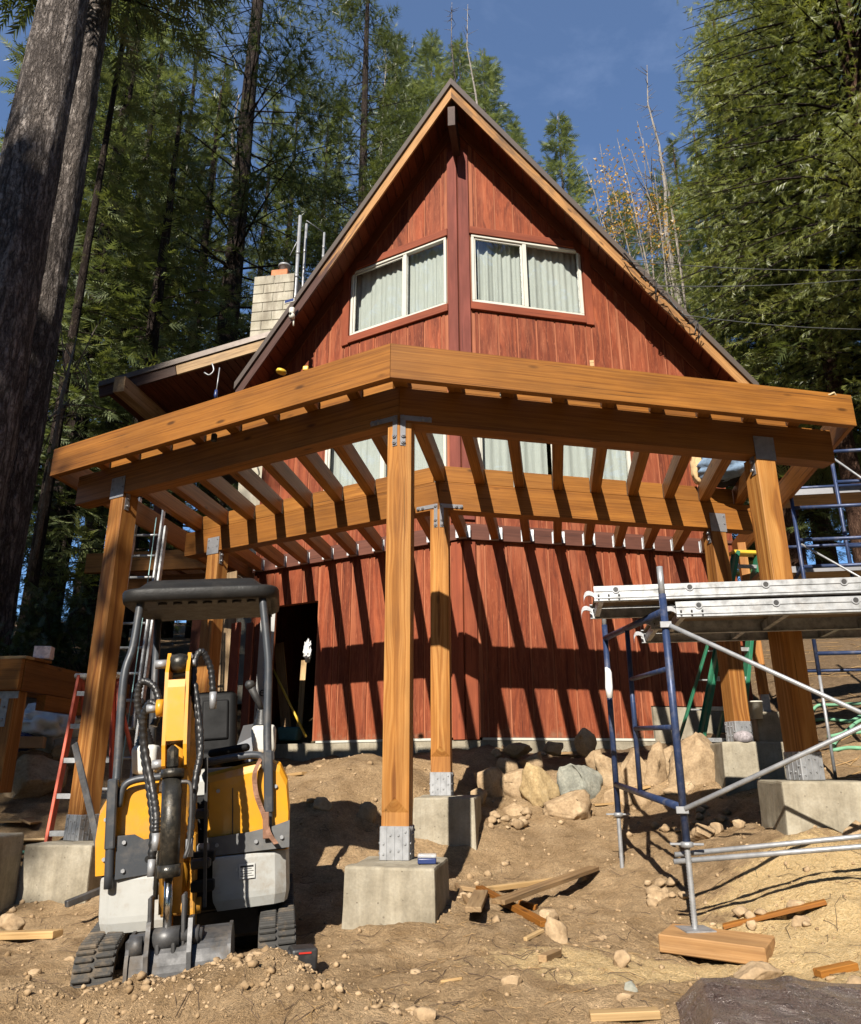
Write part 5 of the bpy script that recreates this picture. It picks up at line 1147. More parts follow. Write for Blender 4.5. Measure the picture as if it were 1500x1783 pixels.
RK = [(905, 1362, 9.15, 62, 72, 'tan boulder in the row below the red wall, half in post shadow', STONE), (938, 1370, 9.05, 62, 84, 'ochre boulder with rough lit face in the wall row', STONEY), (1006, 1352, 9.15, 88, 96, 'large grey green boulder in the row below the red wall', STONEG),
      (991, 1404, 8.7, 74, 58, 'rounded tan boulder lying in front of the grey green one', STONE), (858, 1365, 9.25, 56, 66, 'dark shaded boulder at the left end of the wall row', STONE), (1062, 1345, 9.3, 56, 70, 'tan boulder right of the grey green one', STONE),
      (1103, 1340, 9.35, 50, 84, 'upright tan boulder seen between the blue scaffold legs', STONE), (1143, 1335, 9.4, 40, 90, 'narrow tan boulder at the near scaffold leg', STONE), (1215, 1322, 9.2, 98, 96, 'big blocky sandstone boulder beside the right rear pier', STONE),
      (1185, 1372, 9.0, 60, 36, 'low flat boulder left of the right rear pier', STONE), (1016, 1288, 9.75, 40, 44, 'pale wedge shaped rock resting against the red wall', STONE), (895, 1412, 8.8, 50, 28, 'low tan stone beneath the shaded boulder', STONE),
      (62, 1352, 7.6, 108, 84, 'large tan boulder at the left behind the landing post', STONE), (128, 1300, 8.4, 60, 60, 'tan boulder behind the orange stepladder', STONE), (20, 1610, 5.1, 62, 48, 'brown stone beside the far left pier', STONE),
      (960, 1300, 9.8, 36, 22, 'small dark stone at the foot of the red wall', STONE), (905, 1302, 9.7, 50, 26, 'dark stone lying against the foundation', STONE), (1165, 1435, 7.0, 0, 0, '', STONE),
      (1222, 1448, 6.6, 48, 40, 'rounded tan stone with a shadow line below the right front pier', STONE), (1250, 1442, 6.9, 24, 26, 'small round stone next to the rounded one by the right pier', STONE), (1288, 1435, 7.0, 22, 20, 'small stone nearest the right front pier', STONE),
      (1485, 1450, 6.1, 50, 46, 'tan stone in front of the right front pier at the edge', STONE), (1310, 1698, 3.55, 108, 46, 'flat grey brown rock just above the brown tarp', STONE), (1080, 1672, 3.75, 36, 36, 'pointed grey stone on the sawdust', STONE),
      (970, 1620, 4.25, 42, 52, 'tan stone beside the scrap of lumber pile', STONE), (955, 1592, 4.5, 36, 26, 'low tan stone behind the lumber scraps', STONE), (1145, 1562, 4.85, 48, 26, 'flat tan stone left of the timber block', STONE), (1100, 1722, 3.45, 24, 26, 'small grey stone left of the flat rock', STONEG), (1090, 1736, 3.35, 36, 24, 'small flat stone above the tarp corner', STONE),
      (1360, 1595, 4.35, 30, 26, 'small brown stone in the sawdust right of the timber block', STONE), (1400, 1605, 4.25, 44, 24, 'dark brown stone in the sawdust at the right', STONE), (1490, 1710, 3.4, 44, 40, 'round stone at the right edge beside a wood scrap', STONE), (1050, 1635, 4.05, 20, 16, 'pebble sized stone on bare soil in the middle', STONE),
      (735, 1640, 4.2, 20, 14, 'small stone in front of the centre pier', STONE), (1012, 1533, 5.2, 22, 16, 'small stone by the far scaffold jack', STONE), (560, 1400, 6.6, 40, 26, 'stone set in the dirt mound left of the centre post', STONE), (640, 1415, 6.6, 36, 40, 'flat stone face showing in the mound behind the centre post', STONE),
      (480, 1360, 7.2, 30, 28, 'stone on the crest of the dirt mound', STONE), (58, 1694, 3.85, 26, 22, 'pale stone at the lower left in front of the track', STONE), (122, 1672, 4.0, 26, 16, 'small stone beside the left track', STONE), (740, 1770, 3.2, 40, 34, 'rounded stone at the bottom edge left of centre', STONE), (890, 1710, 3.6, 40, 26, 'flat stone half buried in the foreground', STONE)]
RK += [(880, 1335, 9.3, 40, 50, 'shaded tan rock wedged at the left of the wall row', STONE), (930, 1325, 9.4, 44, 40, 'small tan rock behind the ochre boulder', STONE), (1078, 1388, 9.0, 46, 34, 'low tan rock at the foot of the wall row', STONE), (1122, 1390, 9.1, 44, 34, 'low tan rock just left of the near scaffold leg', STONE), (1036, 1325, 9.45, 40, 40, 'tan rock behind the grey green boulder', STONE), (1165, 1320, 9.5, 40, 60, 'tan rock left of the big blocky boulder', STONE), (825, 1390, 8.9, 40, 36, 'dark rock beside the second centre pier', STONE)]
RK = [r for r in RK if r[5]]
sd_ = 100
for (u, v, y, w, h, lab, m) in RK:
    sd_ += 1; rock(u, v, y, w, h, lab, m, sd_, depth=.75 if w < h*1.5 else .6, name='boulder' if w > 46 else 'stone')
# loose cobbles in front of the boulder row and by the scaffold: each one a thing
cob = []
rc_ = random.Random(5); pool = [rock_mesh(300+k, 2) for k in range(6)]; pool_me = [MB().add(v, f, None, True).mesh('stone', STONE) for v, f in pool]
for (u0, u1, v0, v1, y0, y1, n, where) in ((855, 930, 1420, 1452, 8.3, 8.0, 16, 'loose cobble in the heap below the shaded boulder'), (1140, 1290, 1405, 1450, 7.6, 7.0, 16, 'loose cobble in the shadow behind the front scaffold leg'), (1110, 1210, 1540, 1580, 5.2, 4.8, 8, 'loose cobble on the soil left of the timber block'), (1290, 1420, 1570, 1620, 4.6, 4.2, 7, 'loose cobble in the sawdust by the buried plank'), (860, 990, 1290, 1325, 9.7, 9.3, 10, 'loose dark cobble along the top of the boulder row')):
    for k in range(n):
        u = rc_.uniform(u0, u1); tv = rc_.random(); v = v0+(v1-v0)*tv; p = ghit(u, v); r_ = rc_.uniform(.035, .085)
        zz = gz(p.x, p.y)+r_*.35
        o = put('stone', rc_.choice(pool_me), Matrix.Translation((p.x, p.y, zz)) @ Matrix.Rotation(rc_.uniform(0, 6), 4, 'Z') @ Matrix.Diagonal((r_*rc_.uniform(.9, 1.4), r_, r_*rc_.uniform(.6, .9), 1)))
        tag(o, where, 'stone', where.replace('loose', 'the').replace('cobble', 'cobbles'))

# ------------------------------------------------------------------ lumber scraps and loose pieces
def scrap(u0, v0, u1, v1, y0, y1, w, t, label, mat=OLDWOOD, cat='wood scrap', name='lumber_scrap', lift0=.0, lift1=.0, group='lumber scraps on the soil'):
    a = ghit(u0, v0); b = ghit(u1, v1); a.z = gz(a.x, a.y)+t*.45+lift0; b.z = gz(b.x, b.y)+t*.45+lift1
    return tag(timber(name, a, b, w, t, mat, None, V((0, 0, 1)), ch=.003), label, cat, group)
scrap(868, 1592, 1035, 1524, 4.45, 5.0, .10, .03, 'longest weathered board in the scrap pile, lying on top', OLDWOOD, lift0=.05, lift1=.03)
scrap(835, 1552, 950, 1618, 4.75, 4.15, .06, .035, 'orange toned stick crossing under the longest scrap board', WOOD)
scrap(845, 1556, 985, 1535, 4.8, 5.0, .055, .035, 'pale stick at the back of the scrap pile', RAWWOOD)
scrap(838, 1565, 825, 1612, 4.6, 4.15, .10, .03, 'short upright tilted board in the scrap pile casting a long shadow', OLDWOOD, lift0=.02, lift1=.07)
scrap(795, 1545, 818, 1582, 4.75, 4.5, .03, .03, 'thin stick at the left end of the scrap pile', OLDWOOD)
scrap(800, 1552, 860, 1558, 4.8, 4.72, .05, .03, 'short stick beside the centre pier', OLDWOOD)
scrap(905, 1577, 935, 1585, 4.55, 4.45, .05, .035, 'short orange offcut at the right of the scrap pile', WOOD)
scrap(915, 1640, 945, 1624, 4.05, 4.15, .025, .02, 'small splinter below the scrap pile', RAWWOOD)
scrap(945, 1677, 972, 1667, 3.8, 3.85, .045, .035, 'little wedge of wood in the foreground', OLDWOOD)
scrap(768, 1712, 806, 1708, 3.62, 3.65, .018, .012, 'thin pale sliver lying in the foreground', RAWWOOD)
scrap(-30, 1636, 100, 1634, 4.4, 4.45, .09, .045, 'pale sawn two by four on the soil at the left edge', RAWWOOD)
scrap(1425, 1705, 1490, 1690, 3.5, 3.55, .06, .035, 'orange curved offcut at the right edge', WOOD)
scrap(1260, 1618, 1440, 1578, 4.2, 4.55, .07, .025, 'reddish plank half buried in the sawdust', WOOD)
scrap(1028, 1778, 1150, 1776, 3.18, 3.2, .06, .03, 'pale lumber piece at the bottom edge beside the tarp', RAWWOOD)
scrap(1055, 1392, 1130, 1372, 8.6, 8.8, .10, .02, 'pale cedar shake lying right of the rounded boulder', RAWWOOD)
scrap(1035, 1405, 1090, 1400, 8.45, 8.5, .06, .02, 'thin cedar shake below the pale one', RAWWOOD)
scrap(960, 1316, 1040, 1310, 9.5, 9.5, .12, .03, 'grey board lying along the top of the boulder row', OLDWOOD)
scrap(1105, 1290, 1240, 1268, 9.75, 9.9, .12, .14, 'heavy shaded timber lying at the foot of the wall by the green ladder', OLDWOOD)
scrap(480, 1356, 530, 1350, 7.9, 7.9, .08, .03, 'pale board end at the left of the dirt mound', RAWWOOD)
for k, (u, v, y, w, ang) in enumerate(((60, 1470, 6.9, .2, .4), (45, 1500, 6.6, .16, 1.1), (22, 1440, 7.0, .22, .2), (75, 1500, 6.5, .15, 2.0), (20, 1480, 6.8, .18, .9), (50, 1446, 7.2, .2, 1.7))):
    p = ghit(u, v); o = MB().box((0, 0, 0), (w, w*.6, .02), ch=.003).build('wood_offcut', RAWWOOD if k % 2 == 0 else OLDWOOD, None, Matrix.Translation((p.x, p.y, gz(p.x, p.y)+.025+.012*k)) @ Matrix.Rotation(ang, 4, 'Z') @ Matrix.Rotation(.12*(k-2), 4, 'X'))
    tag(o, 'flat wood offcut in the litter under the left landing', 'wood scrap', 'offcuts under the left landing')
# grey metal angle bars by the left pier
a = ony(130, 1295, 6.2); b = ony(178, 1500, 5.85)
tag(timber('steel_angle', a, b, .055, .02, STEEL, None, V((0, -1, 0))), 'grey steel bar leaning on the left front post', 'metal bar')
a = ony(115, 1575, 5.6); b = ony(190, 1545, 5.9)
tag(timber('steel_angle', a, b, .045, .045, STEEL, None), 'grey steel bar lying on the soil by the left pier', 'metal bar')
# dark box beside the right track
p = ony(527, 1668, 4.1); b = MB(); rbox(b, (0, 0, 0), (.13, .12, .10), .015); o = b.build('tool_box', BLACKPL, None, Matrix.Translation((p.x, p.y, p.z)) @ Matrix.Rotation(.5, 4, 'Z')); tag(o, 'small black box with red trim beside the right excavator track', 'tool box')
MB().box((0, -.0615, .032), (.06, .005, .007)).build('trim', REDPL, o, WM[o.name])
p = ony(480, 1668, 4.05); b = MB(); b.tube([(p.x-.12, p.y, p.z-.02), (p.x+.1, p.y+.02, p.z+.0)], .035, 10); tag(b.build('steel_roller', STEEL), 'grey steel tube end lying at the right track', 'metal bar')
# blue box of screws on the front pier
p = onz(750, 1497, -.572); b = MB(); rbox(b, (0, 0, 0), (.12, .085, .035), .008); o = b.build('screw_box', BLUEPL, None, Matrix.Translation((-.86, 5.37, -.572)) @ Matrix.Rotation(.12, 4, 'Z')); tag(o, 'small blue box with clear lid on the front centre pier', 'plastic box')
b = MB(); rbox(b, (0, 0, .03), (.122, .088, .024), .008); b.build('lid', CLEARPL, o, WM[o.name])
# bucket of white powder and bag on the right rear pier bracket
p = ony(1296, 1283, 8.72); b = MB(); b.lathe([(.0, -.06), (.09, -.055), (.10, .0), (.085, .03), (.05, .05), (0, .06)], 14, Matrix.Translation((p.x, 8.76, .30))); tag(b.build('powder_bag', mat_plain('grey_powder', (.28, .25, .26), .9, var=.4, nscale=40)), 'small clear bag of grey grit at the right rear post base', 'bag')
p = ony(1316, 1228, 10.4); b = MB(); b.lathe([(.07, 0), (.085, .2), (.09, .2), (.088, .215), (0, .215)], 16, Matrix.Translation((p.x, 10.4, gz(p.x, 10.4)+.3))); tag(b.build('paint_bucket', VINYL), 'white plastic bucket behind the right posts', 'bucket')
# tarp
def blob(name, c, r, mat, label, cat, seed, sub=4, amp=.25, flat=.0, M=None, freq=2.2):
    bm = bmesh.new(); bmesh.ops.create_icosphere(bm, subdivisions=sub, radius=1); vs = []
    for v in bm.verts:
        q = v.co.copy(); k = 1+amp*mnoise.noise(q*freq+V((seed*3.1, 0, 0)))+amp*.5*abs(mnoise.noise(q*freq*2.3+V((0, seed, 0))))-amp*.35*abs(mnoise.noise(q*freq*4.5+V((0, 0, seed))))
        q *= k; q.z = max(q.z, -flat) if flat else q.z; vs.append((q.x*r[0], q.y*r[1], q.z*r[2]))
    fs = [tuple(v.index for v in f.verts) for f in bm.faces]; bm.free()
    return tag(MB().add(vs, fs, None, True).build(name, mat, None, (Matrix.Translation(c) if M is None else M)), label, cat)
t = NT('brown_tarp'); co = t.obj(); w1 = t.noise(co, 4, 6, .7, 2.5); w2 = t.noise(t.vmath('MULTIPLY', co, (60, 160, 60)), 1.0, 2); w3 = t.noise(t.vmath('MULTIPLY', co, (7, 2.0, 7)), 1.0, 5, .6, 1.5)
w4 = t.noise(t.vmath('MULTIPLY', co, (90, 90, 90)), 1.0, 3, .7)
TARP = t.bsdf(t.ramp(w1, [(.3, (.095, .066, .054)), (.7, (.14, .10, .083))]), t.ramp(w4, [(.4, .36), (.62, .16)]), normal=t.bump(t.math('ADD', t.math('MULTIPLY', w3, 1.0), t.math('ADD', t.math('MULTIPLY', w1, .6), t.math('MULTIPLY', w4, .14))), 1.0, .09), spec=.9, **{'Coat Weight': .25, 'Coat Roughness': .18})
n_, m_ = 110, 80; vs = []
for j in range(m_+1):
    for i in range(n_+1):
        u, v = i/n_, j/m_; x = .44+1.75*u-.10*(1-v); y = 2.45+1.30*v
        e = min(1, u/.055, (1-u)/.05, (1-v)/.045); e = max(0, e)
        base = gz(x, y)+.006; r1 = abs(mnoise.noise(V((x*2.2+y*1.1, y*1.2-x*.5, 1)))); r2 = abs(mnoise.noise(V((x*5-y*2, y*4+x*2.5, 4)))); r3 = abs(mnoise.noise(V((x*11+y*6, y*9, 7))))
        top = -.83+.045*u+.012*sin(7*u+1)+.016*(1-r1)**5+.010*(1-r2)**6+.003*(1-r3)**5-.06*max(0, .7-v)
        z = base*(1-e)+max(top, base+.01)*e
        vs.append((x+.02*mnoise.noise(V((x*6, y*6, 8))), y+.02*mnoise.noise(V((x*4, y*5, 9))), z))
fs = [(j*(n_+1)+i, j*(n_+1)+i+1, (j+1)*(n_+1)+i+1, (j+1)*(n_+1)+i) for j in range(m_) for i in range(n_)]
tag(MB().add(vs, fs, None, True).build('tarp', TARP), 'shiny dark brown tarp draped over a pile in the bottom right corner', 'tarp')
# bags and litter at the left
p = ony(70, 1258, 8.6); blob('plastic_sheet', (p.x, 8.6, p.z-.05), (.42, .3, .22), CLOTHW, 'crumpled white plastic sheet on the ground behind the left landing', 'plastic sheet', 3, amp=.5, freq=2.6)
p = ony(45, 1288, 8.3); blob('blue_cloth', (p.x-.1, 8.3, p.z-.02), (.24, .2, .1), BLUEPL, 'dark blue cloth beside the white plastic sheet', 'cloth', 5, amp=.4)
p = ony(48, 1293, 8.0); tag(MB().box((p.x, 8.0, p.z), (.34, .3, .12), ch=.004, rz=.5).build('cardboard_box', CARD), 'flattened brown cardboard box in front of the white plastic sheet', 'cardboard box')
# a worker's clothes and gloves lying on the joists at the right
p = onz(1262, 810, FT+.20); blob('work_clothes', (p.x, p.y, FT+.17), (.34, .24, .15), DENIM, 'light blue denim heap lying on the joists beside the right front post', 'clothing', 7, amp=.3)
p = onz(1268, 832, FT+.08); blob('dark_bag', (p.x, p.y+.02, FT+.10), (.34, .17, .10), DKCLOTH, 'black cloth tool bag under the denim on the joists', 'tool bag', 8, amp=.25)
p = onz(1218, 820, FT+.16); blob('work_glove', (p.x, p.y, FT+.18), (.09, .08, .2), TANLEATHER, 'tan leather work glove standing against a joist at the right', 'glove', 9, amp=.2)
# things on the fascia
p = ony(490, 647, 5.85); b = MB(); b.lathe([(.0, -.014), (.044, -.014), (.047, .0), (.044, .014), (0, .014)], 18, Matrix.Translation((p.x, p.y, p.z)) @ Matrix.Rotation(R(14), 4, 'Y')); tag(b.build('tape_measure', YELPL), 'round yellow tape reel on top of the left fascia', 'tape')
p = ony(533, 642, 5.75); b = MB(); rbox(b, (p.x, p.y, p.z), (.05, .04, .045), .01); tag(b.build('tape_measure', YELPL), 'small yellow and black tape measure on the left fascia', 'tape measure')
p = ony(1440, 690, 6.6); b = MB(); pts = [(p.x+.09*cos(a)*(1+.2*sin(3*a)), p.y+.05*sin(a), p.z+.012*sin(5*a)) for a in np.linspace(0, 11, 40)]; b.tube(pts, .009, 6); tag(b.build('rope_coil', mat_plain('tan_rope', (.48, .38, .22), .9, var=.2)), 'coil of tan rope on the right end of the fascia', 'rope')
p = ony(1031, 633, 6.3); tag(MB().box((p.x, p.y, p.z), (.035, .02, .06)).build('wood_stake', RAWWOOD), 'little pale wood stake sticking up behind the right fascia', 'wood stake')
p = ony(376, 688, 5.95); b = MB(); b.cyl((p.x, p.y, p.z), (p.x+.012, p.y, p.z+.28), .005, 8); o = b.build('screwdriver', GALV); tag(o, 'long screwdriver with blue handle standing on the left fascia', 'screwdriver'); b = MB(); b.lathe([(.012, -.03), (.018, 0), (.014, .05), (.008, .055)], 12, Matrix.Translation((p.x, p.y, p.z))); b.build('handle', BLUEPL, o)
p = ony(365, 648, 10.6); tag(MB().tube(spline([(p.x-.09, p.y, p.z), (p.x, p.y, p.z-.05), (p.x+.07, p.y, p.z+.03), (p.x+.03, p.y, p.z+.16)], 5), .012, 8).build('steel_hook', GALV), 'bent silver hook hanging below the porch roof', 'hook')
p = ony(373, 762, 6.0); tag(MB().box((p.x, p.y, p.z), (.05, .04, .08), ch=.01).build('clamp', BLACKPL), 'small black clamp hanging below the left fascia', 'clamp')
# security camera with solar panel on the left rake
p = ony(511, 545, RY+MS*2.75-.06); sc = empty('security_camera', p, 'white security camera with small solar panel on the left roof edge', 'security camera')
MB().box((0, 0, 0), (.17, .02, .10), ch=.004).build('panel_frame', VINYL, sc, Matrix.Translation((p.x-.04, p.y-.1, p.z+.16)) @ Matrix.Rotation(R(-12), 4, 'Y') @ Matrix.Rotation(R(-25), 4, 'X'))
MB().box((0, -.0115, 0), (.15, .003, .08)).build('solar_cell', BLUEPL, sc, Matrix.Translation((p.x-.04, p.y-.1, p.z+.16)) @ Matrix.Rotation(R(-12), 4, 'Y') @ Matrix.Rotation(R(-25), 4, 'X'))
b = MB(); rbox(b, (p.x, p.y-.06, p.z), (.09, .09, .12), .03); b.lathe([(0, -.06), (.04, -.05), (.05, 0), (.03, .04), (0, .05)], 12, Matrix.Translation((p.x+.01, p.y-.08, p.z-.1))); b.build('body', VINYL, sc)
MB().cyl((p.x, p.y-.12, p.z-.09), (p.x, p.y-.135, p.z-.09), .02, 10).build('lens', BLACKM, sc)
MB().tube([(p.x+.03, p.y-.05, p.z-.15), (p.x+.035, p.y-.05, p.z-.27)], .012, 8).build('antenna', VINYL, sc)
# masts behind the roof
for (u0, v0, u1, v1, y, r_, lab) in ((512, 540, 523, 376, 12.4, .035, 'tallest pale vent mast beside the chimney'), (529, 510, 534, 390, 12.8, .028, 'second pale vent mast right of the tallest one'), (553, 470, 565, 405, 13.2, .024, 'short pale mast nearest the roof edge')):
    a = ony(u0, v0, y); c = ony(u1, v1, y); m = MB(); m.tube([(c.x, y, a.z-1.5), (c.x, y, c.z)], r_, 10)
    for k in (.35, .6): m.lathe([(r_*1.25, -.04), (r_*1.25, .04)], 10, Matrix.Translation((c.x, y, a.z+(c.z-a.z)*k)))
    tag(m.build('vent_mast', GALV), lab, 'mast', 'masts beside the chimney')
a = ony(534, 384, 12.8); c = ony(562, 403, 13.2); e = ony(505, 445, 12.4); g_ = ony(523, 410, 12.4)
tag(MB().tube([a, c], .012, 6).build('mast_stay', GALV), 'thin stay rod joining the two right masts', 'rod'); tag(MB().tube([e, g_], .008, 6).build('mast_stay', GALV), 'thin stay rod slanting left from the tallest mast', 'rod')
# overhead cables on the right and the wiring on the right rake
rk = lambda dx: V((X0+dx, RY+MS*dx-.02, RZ-.2-RS*dx))
q1, q2, q3 = rk(2.55), rk(2.9), rk(3.3)
for (q, u, v, D, lab) in ((q1, 1530, 470, 12.5, 'uppermost grey overhead cable running from the roof to the right edge'), (q2, 1530, 484, 12.5, 'middle grey overhead cable slanting up to the right edge'), (q3, 1530, 574, 12.5, 'lowest grey overhead cable running level to the right edge')):
    e = dist(u, v, D); pts = [q.lerp(e, k/14)-V((0, 0, .06*sin(pi*k/14))) for k in range(15)]; tag(MB().tube(pts, .0065, 6).build('overhead_cable', WIREM), lab, 'cable', 'cables to the right')
pts = []; rw = random.Random(3)
for k in range(60):
    dx = 2.5+1.1*k/59+.05*sin(k*1.7); q = rk(dx); pts.append(q+V((.06*sin(k*2.1), -.05-.05*abs(sin(k*1.3)), .08*cos(k*2.3)-.03)))
tag(MB().tube(pts, .008, 5).build('cable_bundle', BLACKPL), 'tangle of thin black wires along the right roof edge', 'wires')
# doorway contents
for (u0, v0, u1, v1, y, w, m, lab) in ((500, 1285, 486, 1120, 11.75, .16, OLDWOOD, 'wide old board leaning inside the dark doorway'), (520, 1285, 530, 1150, 11.9, .09, RAWWOOD, 'pale narrow board standing inside the doorway at the right')):
    a = ony(u0, v0, y); c = ony(u1, v1, y+.25); tag(timber('leaning_board', a, c, w, .03, m, None, V((0, -1, 0))), lab, 'board', 'boards inside the doorway')
p = ony(505, 1278, 11.5); b = MB(); rbox(b, (0, 0, 0), (.34, .26, .2), .03, taper=((.85, .85), (1, 1))); tag(b.build('storage_bin', mat_plain('teal_plastic', (.03, .11, .13), .5), None, Matrix.Translation((p.x, 11.5, .48))), 'teal plastic bin on the floor inside the doorway', 'bin')
p = ony(536, 1135, 11.12); blob('work_rag', (p.x, 11.12, p.z), (.05, .05, .14), CLOTHW, 'crumpled white rag hanging on the right jamb of the doorway', 'cloth', 12, amp=.7, freq=3.5)
a = ony(468, 1150, 11.6); c = ony(533, 1283, 11.0); tag(MB().tube([a, c], .018, 8).build('broom_handle', YELPL), 'yellowish pole leaning inside the dark doorway', 'pole')
a = ony(440, 1000, 10.9); wz = ony(455, 1260, 10.75); b = MB(); b.box((0, 0, 0), (.22, .01, 1.75)); 
wr = b.build('house_wrap', mat_plain('grey_house_wrap', (.38, .38, .37), .8, var=.08), None, Matrix.Translation((ony(462, 1150, 10.75).x, 10.75, 1.35))); tag(wr, 'torn grey house wrap sheet with dark letters left of the doorway', 'house wrap')
def letters(txt, M, size, mat, parent):
    cu = bpy.data.curves.new('lettering', 'FONT'); cu.body = txt; cu.size = size; cu.extrude = .001; o = bpy.data.objects.new('lettering', cu); col.objects.link(o)
    dg = bpy.context.evaluated_depsgraph_get(); me = bpy.data.meshes.new_from_object(o.evaluated_get(dg)); bpy.data.objects.remove(o); me.materials.clear(); me.materials.append(mat); return put('lettering', me, M, parent)
RX = Matrix.Rotation(pi/2, 4, 'X'); wx = WM[wr.name].translation
letters('e', Matrix.Translation((wx.x-.06, 10.742, wx.z-.38)) @ RX, .2, BLACKPL, wr); letters('w', Matrix.Translation((wx.x-.09, 10.742, wx.z-.62)) @ RX, .16, BLACKPL, wr)
# green hose litter on the slope behind the right post
for k in range(5):
    p = ony(1415+12*k, 1165+22*k, 11.5-.5*k); rr_ = random.Random(k+40); pts = []
    for i in range(9): x = p.x-.1+.16*i; y = p.y+.18*sin(i*1.1+k*2)+rr_.uniform(-.05, .05); pts.append((x, y, gz(x, y)+.03))
    tag(MB().tube(spline(pts, 3), .022, 7).build('garden_hose', GREENHOSE), 'pale green hose tangled on the slope behind the right scaffold', 'hose', 'green hoses on the slope')
p = [ony(u, v, 7.0) for u, v in ((18, 1440), (30, 1418), (60, 1430), (70, 1455), (40, 1470))]
tag(MB().tube(spline([(q.x, q.y, gz(q.x, q.y)+.03) for q in p], 5), .012, 7).build('garden_hose', GREENHOSE), 'thin green hose curled in the offcuts under the left landing', 'hose')
# ------------------------------------------------------------------ loose clods and twigs (uncountable)
def scatter_stuff(name, n, area, size, mat, label, cat, seed, pile=0):
    rg = np.random.default_rng(seed); base = []
    for k in range(5):
        v, f = rock_mesh(500+k+seed, 1); base.append((np.array([tuple(p) for p in v]), np.array(f)))
    VS, FS, o = [], [], 0
    xs = rg.uniform(area[0], area[1], n); ys = area[2]+(area[3]-area[2])*rg.random(n)**1.5
    if pile:
        m = rg.random(n) < pile; xs[m] = rg.normal(-1.5, .5, m.sum()); ys[m] = rg.normal(3.45, .16, m.sum())
    zs = gzs(xs, ys); sz = size[0]+(size[1]-size[0])*rg.random(n)**4; sz *= np.clip(ys/5, .6, 1.6)
    for i in range(n):
        v, f = base[i % 5]; a = rg.uniform(0, 6.28); c, s = cos(a), sin(a); q = v*sz[i]*np.array([rg.uniform(.8, 1.4), 1, rg.uniform(.55, .95)])
        VS.append(np.stack([q[:, 0]*c-q[:, 1]*s+xs[i], q[:, 0]*s+q[:, 1]*c+ys[i], q[:, 2]+zs[i]+sz[i]*.2], -1)); FS.append(f+o); o += len(v)
    return tag(put(name, npmesh(name, np.concatenate(VS), np.concatenate(FS), [mat])), label, cat, kind='stuff')
scatter_stuff('soil_clods', 3000, (-4.8, 2.8, 2.9, 9.4), (.0035, .024), CLOD, 'small clods and pebbles strewn over the bare soil', 'gravel', 21, pile=.22)
scatter_stuff('soil_lumps', 1000, (-4.6, 2.4, 3.0, 8.6), (.012, .05), CLOD, 'larger crumbly soil lumps on the spoil heap and bank', 'soil', 33, pile=.45)
def twigs(n, area, L, r_, mat, name, label, seed):
    rg = random.Random(seed); b = MB()
    for _ in range(n):
        x = rg.uniform(area[0], area[1]); y = area[2]+(area[3]-area[2])*rg.random()**1.4; a = rg.uniform(0, 6.28); l = rg.uniform(*L); pts = []
        for k in range(4):
            xx = x+cos(a+.3*sin(k))*l*k/3; yy = y+sin(a+.35*k*rg.uniform(-1, 1))*l*k/3; pts.append((xx, yy, gz(xx, yy)+r_*1.2+.006*k*rg.random()))
        b.tube(pts, [r_, r_, r_*.8, r_*.5], 4, cap=False)
    return tag(b.build(name, mat), label, 'twigs', kind='stuff')
twigs(620, (-4.5, 2.5, 2.9, 7.5), (.05, .22), .0018, ROOT, 'root_twigs', 'thin brown roots and twigs lying on the soil', 4)
twigs(500, (-1.0, 2.2, 2.8, 6.0), (.03, .09), .0016, RAWWOOD, 'wood_shavings', 'pale straw and wood shavings on the soil at the right', 6)
twigs(260, (2.2, 7.5, 8.5, 17), (.15, .5), .006, RAWWOOD, 'needle_litter', 'pale dry sticks on the slope at the right', 9)

# ------------------------------------------------------------------ trees
def sprig_arrays(kind, rg):
    """a flat spray of thin leaflets along +X, length 1"""
    T = []
    if kind == 'fir':
        for i in range(6):
            u = .05+.85*i/5; w = .40*(1-.5*u)
            for s in (-1, 1):
                T.append([(u-.06, 0, 0), (u+.09, 0, .01), (u+.26+.1*rg.random(), s*w*rg.uniform(.7, 1.2), -.06+.12*rg.random())])
    elif kind == 'cedar':
        for i in range(8):
            u = .04+.86*i/7; w = .40*(1-.45*u)
            for s in (-1, 1):
                T.append([(u-.035, 0, 0), (u+.05, 0, .0), (u+.28+.14*rg.random(), s*w*rg.uniform(.5, 1.3), -.05-.3*rg.random())])
        T.append([(.2, -.03, 0), (.2, .03, 0), (1.25, 0, -.2)])
    else:
        for i in range(14):
            a = rg.uniform(-1.4, 1.4); e = rg.uniform(-1.0, 1.0); l = rg.uniform(.6, 1.0); d = np.array([cos(a)*cos(e), sin(a)*cos(e), sin(e)])*l; p = np.cross(d, [0, 0, 1]); p = p/np.linalg.norm(p)*.028
            o = np.array([.15*rg.random(), 0, 0]); T.append([o-p, o+p, o+d])
    return np.array(T, np.float32)
_srg = np.random.default_rng(3)
SPR = {k: [sprig_arrays(k, _srg) for _ in range(4)] for k in ('fir', 'cedar', 'pine')}
class Foliage:
    def __init__(s): s.t = []
    def add(s, kind, p, d, size, rg, droop=.0):
        d = np.asarray(d, float); d = d/np.linalg.norm(d); up = np.array([0, 0, 1.0])+rg.normal(0, .9 if kind == 'cedar' else .5, 3); y = np.cross(up, d); y /= np.linalg.norm(y)+1e-9; z = np.cross(d, y)
        A = SPR[kind][rg.integers(4)]*size; s.t.append(A[..., 0:1]*d+A[..., 1:2]*y+A[..., 2:3]*z+np.asarray(p))
    def mesh(s, name, mat):
        T = np.concatenate(s.t).reshape(-1, 3); return npmesh(name, T, np.arange(len(T)).reshape(-1, 3), [mat], smooth=False)
